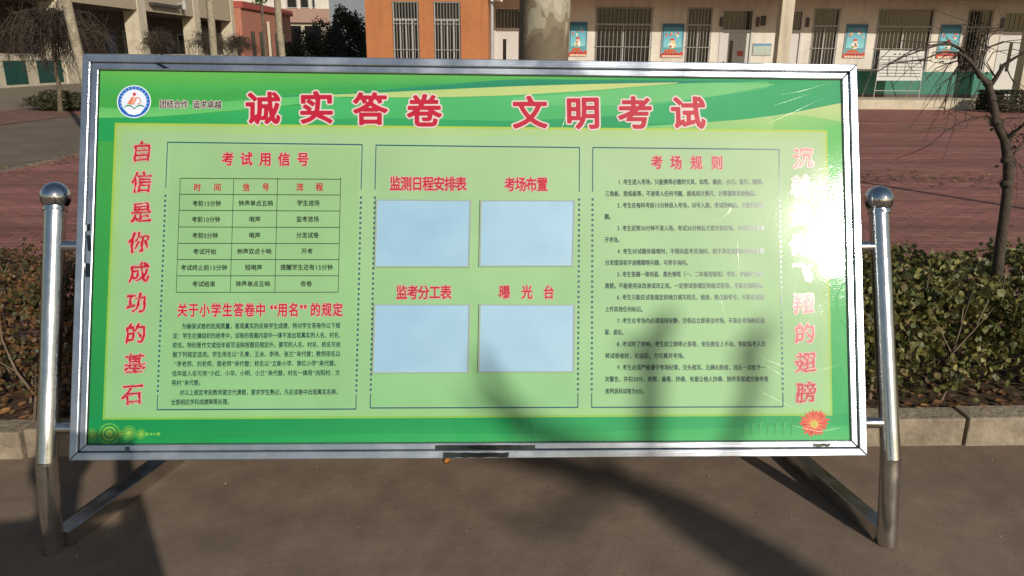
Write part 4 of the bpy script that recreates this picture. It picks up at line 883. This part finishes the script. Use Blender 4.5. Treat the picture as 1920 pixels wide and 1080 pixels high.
# platform, ceiling, fascia, roof and columns
b = MB(); b.box((xl, YF, -.05), (xr, YW-.001, ZF)); b.box((xl, YW+.0, -.05), (xr, 34, ZF-.31)); b.build('platform', CREAM, school)
b = MB(); b.box((xl, YF-.05, zc+.022), (xr, 34, zc+.45)); b.build('ceiling', DARKIN, school)
b = MB(); b.box((xl, YF-.15, zc+.06), (xr, YF-.051, zc+1.25)); b.box((xl, YF-.151, zc+.04), (xr, YF-.0, zc+.1)); b.build('fascia', WHITEW, school)
b = MB(); b.box((xl, 26.5, zc+.46), (xr, 34, zc+3.4)); b.build('upper_storey', WHITEW, school)
b = MB(); b.box((xl, YW+2, ZF-.3), (xl+.2, 34, zc)); b.box((xr-.2, YW+.3, ZF-.3), (xr, 34, zc)); b.box((xl+.2, 33.8, ZF-.3), (xr-.2, 34, zc)); b.build('rear_wall', WHITEW, school)
xc = X(1462, 60, YF); 
for k in range(3):
    cx = xc+k*7.6; b = MB(); b.box((cx, YF+.02, ZF+.001), (cx+.38, YF+.40, zc+.02)); b.build('column', CREAM, school, bevel=.01)
# wall posters
def poster(u0, u1, v0, v1, label):
    x0, x1 = X((u0+u1)/2-(u1-u0)/2, (v0+v1)/2), X(u1, (v0+v1)/2); z0, z1 = Z(u0, v1), Z(u0, v0); y = YW-.03
    root = thing('poster', (x0, YW, z0), label, 'poster', 'blue wall posters on the classroom wall')
    s = MB(); s.box((x0, y, z0), (x1, YW-.003, z1)); s.build('panel', ALU, root)
    W, H = x1-x0, z1-z0; a = MB()
    def P(fx, fz, d): return (x0+W*fx, y-.002-.001*d, z0+H*fz)
    TOPC, BOTC = lin(30, 104, 138, .8), lin(120, 185, 188, .75)
    a.add([P(.02, .02, 0), P(.98, .02, 0), P(.98, .98, 0), P(.02, .98, 0)], [(0, 1, 2, 3)], [BOTC, BOTC, TOPC, TOPC])
    a.add([P(.1, .3, 1), P(.9, .3, 1), P(.9, .88, 1), P(.1, .88, 1)], [(0, 1, 2, 3)], [lin(130, 200, 205)]*2+[lin(60, 145, 170)]*2)
    def blob(cx, cz, rx, rz, col, d, n=12): a.add([P(cx+rx*math.cos(k*2*math.pi/n), cz+rz*math.sin(k*2*math.pi/n), d) for k in range(n)], [tuple(range(n))], [col]*n)
    for k in range(8): blob(.08+k*.12, .07+.04*(k % 2), .09, .065, lin(200, 62, 48), 2)
    for k in range(6): blob(.14+k*.145, .045, .07, .035, lin(228, 190, 160), 3)
    blob(.42, .20, .26, .05, lin(206, 104, 50, .8), 3); blob(.48, .36, .17, .09, lin(232, 226, 205), 4); blob(.5, .47, .10, .05, lin(226, 190, 160), 5); blob(.48, .53, .11, .03, lin(190, 60, 50), 6)
    blob(.4, .33, .06, .03, lin(60, 120, 90), 6); blob(.2, .66, .04, .05, lin(200, 80, 80), 5); blob(.72, .72, .05, .03, lin(210, 90, 90), 5)
    r2 = random.Random(int(u0))
    for k in range(5): blob(r2.uniform(.15, .85), r2.uniform(.58, .84), r2.uniform(.02, .06), r2.uniform(.015, .04), lin(*r2.choice([(210, 80, 80), (235, 225, 190), (70, 150, 120), (230, 170, 80)])), 7+k*.2)
    for k in range(3): blob(r2.uniform(.35, .62), r2.uniform(.28, .45), .05, .03, lin(*r2.choice([(190, 60, 50), (60, 110, 150), (240, 200, 90)])), 9+k*.2)
    a.build('print', M['poster'], root)
M['poster'] = mat('poster_print', (1, 1, 1), .45, var=.06, scale=9, attr=True)
poster(1067, 1101, 40, 106, 'blue poster on the wall between the thick plane trunk and the first wide barred window')
poster(1240, 1282, 43, 108, 'blue poster with a white figure between the first wide window and its narrow window')
poster(1583, 1624, 44, 109, 'blue poster left of the white notice easel, beside a narrow barred window')
poster(1759, 1799, 45, 110, 'rightmost blue poster, seen behind the bare fruit tree branches')
# pale notice on the wall near the column
r_ = thing('wall_notice', at(1410, 104, YW), 'small pale notice sheet with a blue head on the wall left of the corridor column', 'notice')
s = MB(); xa, xb, za, zb_ = X(1411, 92), X(1446, 92), Z(1428, 104), Z(1428, 81); s.box((xa, YW-.03, za), (xb, YW-.003, zb_)); s.build('panel', ALU, r_)
s = MB(); s.box((xa+.03, YW-.034, za+.03), (xb-.03, YW-.031, zb_-.09)); s.build('sheet', mat('pale_green_paper', (.42, .5, .42), .6), r_); s = MB(); s.box((xa+.03, YW-.034, zb_-.085), (xb-.03, YW-.031, zb_-.02)); s.build('header', mat('blue_header', (.12, .3, .5), .6), r_)
# white easel
ea = thing('easel_board', at(1680, 182, 24.9), 'white notice easel with printed tables standing before the green dado', 'notice board')
Ye = 25.0; 
def E3(u, v, dy=0): return at(u, v, Ye+dy)
eb = MB(); P = [E3(1651, 94), E3(1733, 96), E3(1727, 151), E3(1643, 151)]; eb.prism(P, (0, .03, 0)); ebo = eb.build('panel', mat('white_board', (.62, .6, .55), .5, var=.04), ea)
el = MB()
def e_line(u0, v0, u1, v1, w=.8):
    p, q = np.array([u0, v0], float), np.array([u1, v1], float); t = (q-p)/np.linalg.norm(q-p); n_ = np.array([-t[1], t[0]])*w/2
    el.add([at(*(p+n_), Ye-.004), at(*(q+n_), Ye-.004), at(*(q-n_), Ye-.004), at(*(p-n_), Ye-.004)], [(0, 1, 2, 3)])
for v in (106, 112, 118, 125, 131, 137, 143): e_line(1652-(v-100)*.13, v, 1730-(v-100)*.1, v+.8, 1.3)
for u in (1668, 1684, 1700, 1712): e_line(u, 106, u-5, 143, 1.1)
for u in (1676, 1685, 1694, 1703): e_line(u, 101.5, u+4.5, 101.6, 2.6)
el.build('printed_table', mat('grey_print', (.10, .10, .10), .6, var=0), ebo)
for (ut, vt, ub, vb) in ((1652, 93, 1638, 181), (1734, 95, 1723, 180)):
    lg = MB(); t = E3(ut, vt, .045); bb_ = E3(ub, vb, .0); bb_[2] = ZF; lg.tube([t, bb_], .016, 8); lg.build('leg', ALU, ea)
    lg = MB(); q = bb_+np.array([0, .85, 0]); q[1] = min(q[1], YW-.06); lg.tube([t+np.array([0, .02, 0]), q], .014, 8); lg.build('leg', BAR, ea)
lg = MB(); a_, c_ = E3(1640, 170), E3(1725, 170.5); lg.tube([a_, c_], .012, 8); lg.build('crossbar', ALU, ea)

# orange gable building
YO = 24.0; xo0, xo1 = X(686, 60, YO), X(916, 60, YO)-.0
org = thing('orange_building', ((xo0+xo1)/2, YO, 0), 'orange rendered building with two tall barred windows behind the board', 'building')
def XO(u): return at(u, 60, YO)[0]
zo1 = at(760, 2, YO)[2]; wo = [(XO(736), XO(786), .9, zo1), (XO(813), XO(864), .9, zo1)]
wall_holes(xo0, xo1, -.05, 7.2, YO, YO+.25, wo, ORANGE, 'wall', org)
for a, c, z0, z1 in wo: window(a, c, z0, z1, YO+.04, org, (.28, .5, .74), 9, .76)
b = MB(); b.box((xo0, YO+.251, -.05), (xo0+.25, YO+10, 7.2)); b.box((xo1-.25, YO+.251, -.05), (xo1, YO+10, 7.2)); b.box((xo0+.25, YO+9.75, -.05), (xo1-.25, YO+10, 7.2)); b.build('side_wall', ORANGE, org)
b = MB(); b.box((xo0-.2, YO-.2, 7.201), (xo1+.2, YO+10.2, 7.4)); b.build('roof', ROOFRED, org)
b = MB(); xp = X(922, 60, YO-.1); b.tube([(xp, YO+.02, .02), (xp, YO+.02, 7)], .055, 12); b.build('downpipe', ALU, org)
b = MB(); b.box((xp-.03, YO-.14, 3.05), (xp+.12, YO-.05, 3.2)); b.tube([(xp+.10, YO-.16, 3.1), (xp+.3, YO-.3, 3.07)], .045, 10); cm = b.build('security_camera', mat('white_plastic', (.7, .7, .68), .4))
tag(cm, 'small white security camera beside the downpipe right of the orange wall', 'camera')

# cream arcade building on the left (facade along the y direction, at x = -22.2)
XL = -22.2; GSHADE = mat('shade_toned_gallery_render', (.11, .085, .062), .9, var=.12, scale=1); GREEN2 = mat('dark_green_panel_paint', (.008, .06, .045), .6, var=.15, scale=1.5)  # gallery render darkened so its colour carries the deep shade
arc_ = thing('arcade_building', (XL, 40, 0), 'cream arcade building with square pillars and green parapet panels at far left', 'building')
ycol = [22.5, 30.9, 39.2, 47.6, 55.9, 63.2]
for y in ycol:
    b = MB(); b.box((XL-.9, y, 0), (XL, y+1.0 if y < 60 else y+.7, 6.6)); b.build('pillar', CREAM, arc_, bevel=.01)
for y0_, y1_ in zip(ycol[:-1], ycol[1:]):
    a, c = y0_+1.001, y1_-.001
    b = MB(); b.box((XL-.36, a, 3.95), (XL-.05, c, 5.6)); b.build('spandrel', TAN, arc_)
    b = MB(); b.box((XL-.36, a, 0), (XL-.06, c, 1.15)); b.box((XL-.40, a, 1.151), (XL-.02, c, 1.45)); b.build('parapet', CREAM, arc_)
    n_ = 3; w_ = (c-a)/n_
    for k in range(n_): b = MB(); b.box((XL-.065, a+k*w_+.12, .12), (XL-.045, a+(k+1)*w_-.72 if k < n_-1 else c-.3, 1.12)); b.build('green_panel', GREEN2, arc_)
    b = MB(); b.box((XL-3.09, a+.8, 0.1), (XL-3.0, a+1.9, 2.6)); b.build('door', mat('blue_door', (.05, .10, .22), .5), arc_)
    b = MB(); b.box((XL-3.09, a+3.0, 1.0), (XL-3.0, a+5.6, 2.9)); w_o = b.build('window', ALU, arc_)
    for j in range(3): g_ = MB(); g_.box((XL-2.998, a+3.08+j*.85, 1.08), (XL-2.99, a+3.08+j*.85+.75, 2.82)); g_.build('pane', GLASS, w_o)
b = MB(); b.box((XL-3.3, 20, 0), (XL-3.1, 70, 7.4)); b.build('rear_wall', GSHADE, arc_)
b = MB(); b.box((XL-3.1, 20, 3.9), (XL-.37, 63.9, 4.1)); b.build('ceiling', GSHADE, arc_)
b = MB(); b.box((XL-3.1, 20, -.01), (XL-.37, 63.9, .06)); b.build('floor_slab', CREAM, arc_)
b = MB(); b.box((XL-9, 20, 6.601), (XL+.15, 63.9, 6.95)); b.build('roof', ROOFRED, arc_)
b = MB(); b.box((XL-3.09, 63.3, 0), (XL-.4, 63.5, 3.9)); b.build('end_wall', GSHADE, arc_); b = MB(); b.box((XL-.049, 49.2, 4.3), (XL+.25, 53.2, 4.48)); b.build('canopy_ledge', PLQ, arc_)
b = MB(); b.tube([(XL+.3, 53.6, 4.3), (XL+.3, 53.6, 4.85)], [.16, .12], 12); b.box((XL-.049, 53.5, 4.6), (XL+.3, 53.7, 4.7)); b.build('wall_lamp', ALU, arc_)
# salmon building beyond
sal = thing('salmon_building', (XL, 66, 0), 'salmon red rendered building end with narrow upright slots', 'building')
b = MB(); b.box((XL-8, 64.0, 0), (XL+.5, 78, 5.0)); b.build('wall', SALMON, sal); b = MB(); b.box((XL-8.2, 63.95, 5.001), (XL+.7, 78.3, 5.5)); b.build('coping', ROOFRED, sal)
for k in range(5): b = MB(); b.box((XL+.501, 66.0+k*2.2, .8), (XL+.54, 66.9+k*2.2, 3.3)); b.build('window', GLASS, sal)
b = MB(); b.tube([(XL+.75, 70, 0), (XL+.75, 70, 4.2)], .13, 10); b.build('downpipe', CREAM, sal)
# far blocks closing the gap
PINK = mat('pink_render', (.40, .25, .19), .85, var=.06, scale=.5); GREYB = mat('blue_grey_render', (.22, .24, .27), .85, var=.06, scale=.5)
far = thing('pink_building', (-20, 86, 0), 'distant pink and white two storey block between the salmon and orange buildings', 'building'); Yq = 86
xa, xb = at(500, 30, Yq)[0], at(624, 30, Yq)[0]; zz = lambda v: at(560, v, Yq)[2]
b = MB(); b.box((xa-12, Yq, zz(42)), (xb, Yq+8, zz(16))); b.build('spandrel', PINK, far); b = MB(); b.box((xa-12, Yq+.4, -1), (xb, Yq+8, zz(42)-.01)); b.build('ground_storey', CREAM, far)
b = MB(); b.box((xa-12, Yq+.3, zz(16)+.01), (xb, Yq+8, zz(-40))); b.build('upper_storey', WHITEW, far)
for u0, u1 in ((537, 556), (562, 578), (584, 590)):
    b = MB(); b.box((at(u0, 5, Yq)[0], Yq+.2, zz(15)), (at(u1, 5, Yq)[0], Yq+.31, zz(-12))); wq = b.build('window', ALU, far); g_ = MB(); g_.box((at(u0+1.5, 5, Yq)[0], Yq+.15, zz(13)), (at(u1-1.5, 5, Yq)[0], Yq+.19, zz(-10))); g_.build('pane', GLASS, wq)
for u0, u1 in ((527, 562), (570, 600)): b = MB(); b.box((at(u0, 50, Yq)[0], Yq+.3, zz(95)), (at(u1, 50, Yq)[0], Yq+.39, zz(48))); b.build('opening', GLASS, far)
fb = thing('grey_building', (-16, 60, 0), 'blue grey rendered gable wall behind the dark round evergreen', 'building'); b = MB(); b.box((at(618, 30, 60)[0], 60, -1), (at(720, 30, 60)[0], 68, 12)); b.build('wall', GREYB, fb); b = MB(); b.box((at(618, 30, 60)[0]-.2, 59.8, 12.01), (at(720, 30, 60)[0], 68.2, 12.3)); b.build('roof', ROOFRED, fb)
lw = thing('low_wall', (-12, 44, 0), 'low pale wall behind the dark evergreens', 'wall'); b = MB(); b.box((at(528, 100, 44)[0], 44, 0), (at(720, 100, 44)[0], 44.2, 1.6)); b.build('wall', WHITEW, lw); b = MB(); b.box((at(528, 100, 44)[0]-.05, 43.95, 1.601), (at(720, 100, 44)[0], 44.25, 1.68)); b.build('coping', CREAM, lw)

# bushes
def bush(name, c, R, n, pal, label, cat='bush', s=(.05, .11), trunk=None, hollow=.45, cone=0, box=False):
    root = thing(name, (c[0], c[1], 0), label, cat)
    if box: q = RNG.uniform(-1, 1, (n, 3)); k = RNG.integers(0, 3, n); sg = np.sign(RNG.normal(size=n)); q[np.arange(n), k] = sg*(1-np.abs(RNG.normal(size=n))*.06)
    else:
        q = RNG.normal(size=(n, 3)); q /= np.linalg.norm(q, axis=1)[:, None]; q *= (hollow+(1-hollow)*RNG.random(n)**.5)[:, None]*(1+.14*np.sin(q[:, 0]*5+q[:, 2]*4)+.10*np.sin(q[:, 1]*9-q[:, 2]*7))[:, None]
        if cone: q[:, :2] *= (1-cone*(q[:, 2:3]+.2)*.5)
    cen = np.array(c)+q*np.array(R); keep = cen[:, 2] > .02; cen = cen[keep]; n = len(cen)
    leaves('foliage', cen, RNG.uniform(*s, n), pick(n, pal), LM, root, up=(0, -.2, .4), shape='leaf')['kind'] = 'stuff'
    t = MB(); t.tube([(c[0], c[1], 0), (c[0], c[1], c[2])], [.06, .03], 8); t.build('trunk', BK, root); return root
DG = [(.03, .045, .02), (.045, .06, .025), (.022, .032, .015), (.06, .065, .03)]; BG = [(.05, .05, .025), (.06, .045, .03), (.035, .04, .02)]
g0 = gnd(98, 210); bush('low_bush', (g0[0]+.1, g0[1]+.5, .26), (.92, .6, .26), 6000, [(.07, .075, .03), (.10, .095, .04), (.05, .055, .025)], 'low clipped bush at the foot of the weeping tree at far left', s=(.03, .07))
g1 = at(652, 60, 40); bush('round_evergreen', (g1[0], 40, 1.95), (1.2, 1.2, 1.75), 11000, DG, 'dense dark evergreen beside the left edge of the orange building', 'tree', s=(.07, .14), cone=.35)
for u, Yb, R, h, lb in ((572, 36, .85, 1.25, 'dark brownish bush left of the dense evergreen'), (612, 38, 1.0, 1.5, 'dark tangled bush touching the dense evergreen'), (548, 34, .6, .9, 'small dark bush right of the pale trunk by the salmon building')):
    p = at(u, 60, Yb); bush('dark_bush', (p[0], Yb, h+.15), (R, R, h), 4200, BG+DG, lb, s=(.05, .11), hollow=.3)
gr_ = gnd(1900, 213); bush('clipped_hedge_block', (gr_[0]+.95, gr_[1]+.6, .30), (1.4, .6, .31), 12000, [(.03, .035, .018), (.045, .05, .022), (.02, .024, .012)], 'dark clipped box hedge at the right edge before the classroom building', 'hedge', s=(.03, .07), box=True)
p = at(490, 0, 22); bush('leafy_sprig_tree', (p[0], 22, p[2]+.35), (.5, .5, .42), 900, [(.10, .20, .03), (.14, .24, .05)], 'few bright green leaves at the top edge above the salmon building', 'tree', s=(.05, .1))

# lamp post right of the frame (its thin shadow crosses the brick paving)
lp = thing('lamp_post', (7.35, 4.65, 0), 'slim lamp post standing right of the view on the paving', 'lamp post')
b = MB(); b.tube([(7.35, 4.65, 0), (7.35, 4.65, 5.2)], [.06, .045], 14); b.build('pole', ALU, lp); b = MB(); b.tube([(7.35, 4.65, 0), (7.35, 4.65, .12)], .11, 14); b.build('base', ALU, lp); b = MB(); b.ball((7.35, 4.65, 5.35), .2, 20, 12); b.build('lamp_globe', mat('white_globe', (.8, .8, .78), .3), lp)
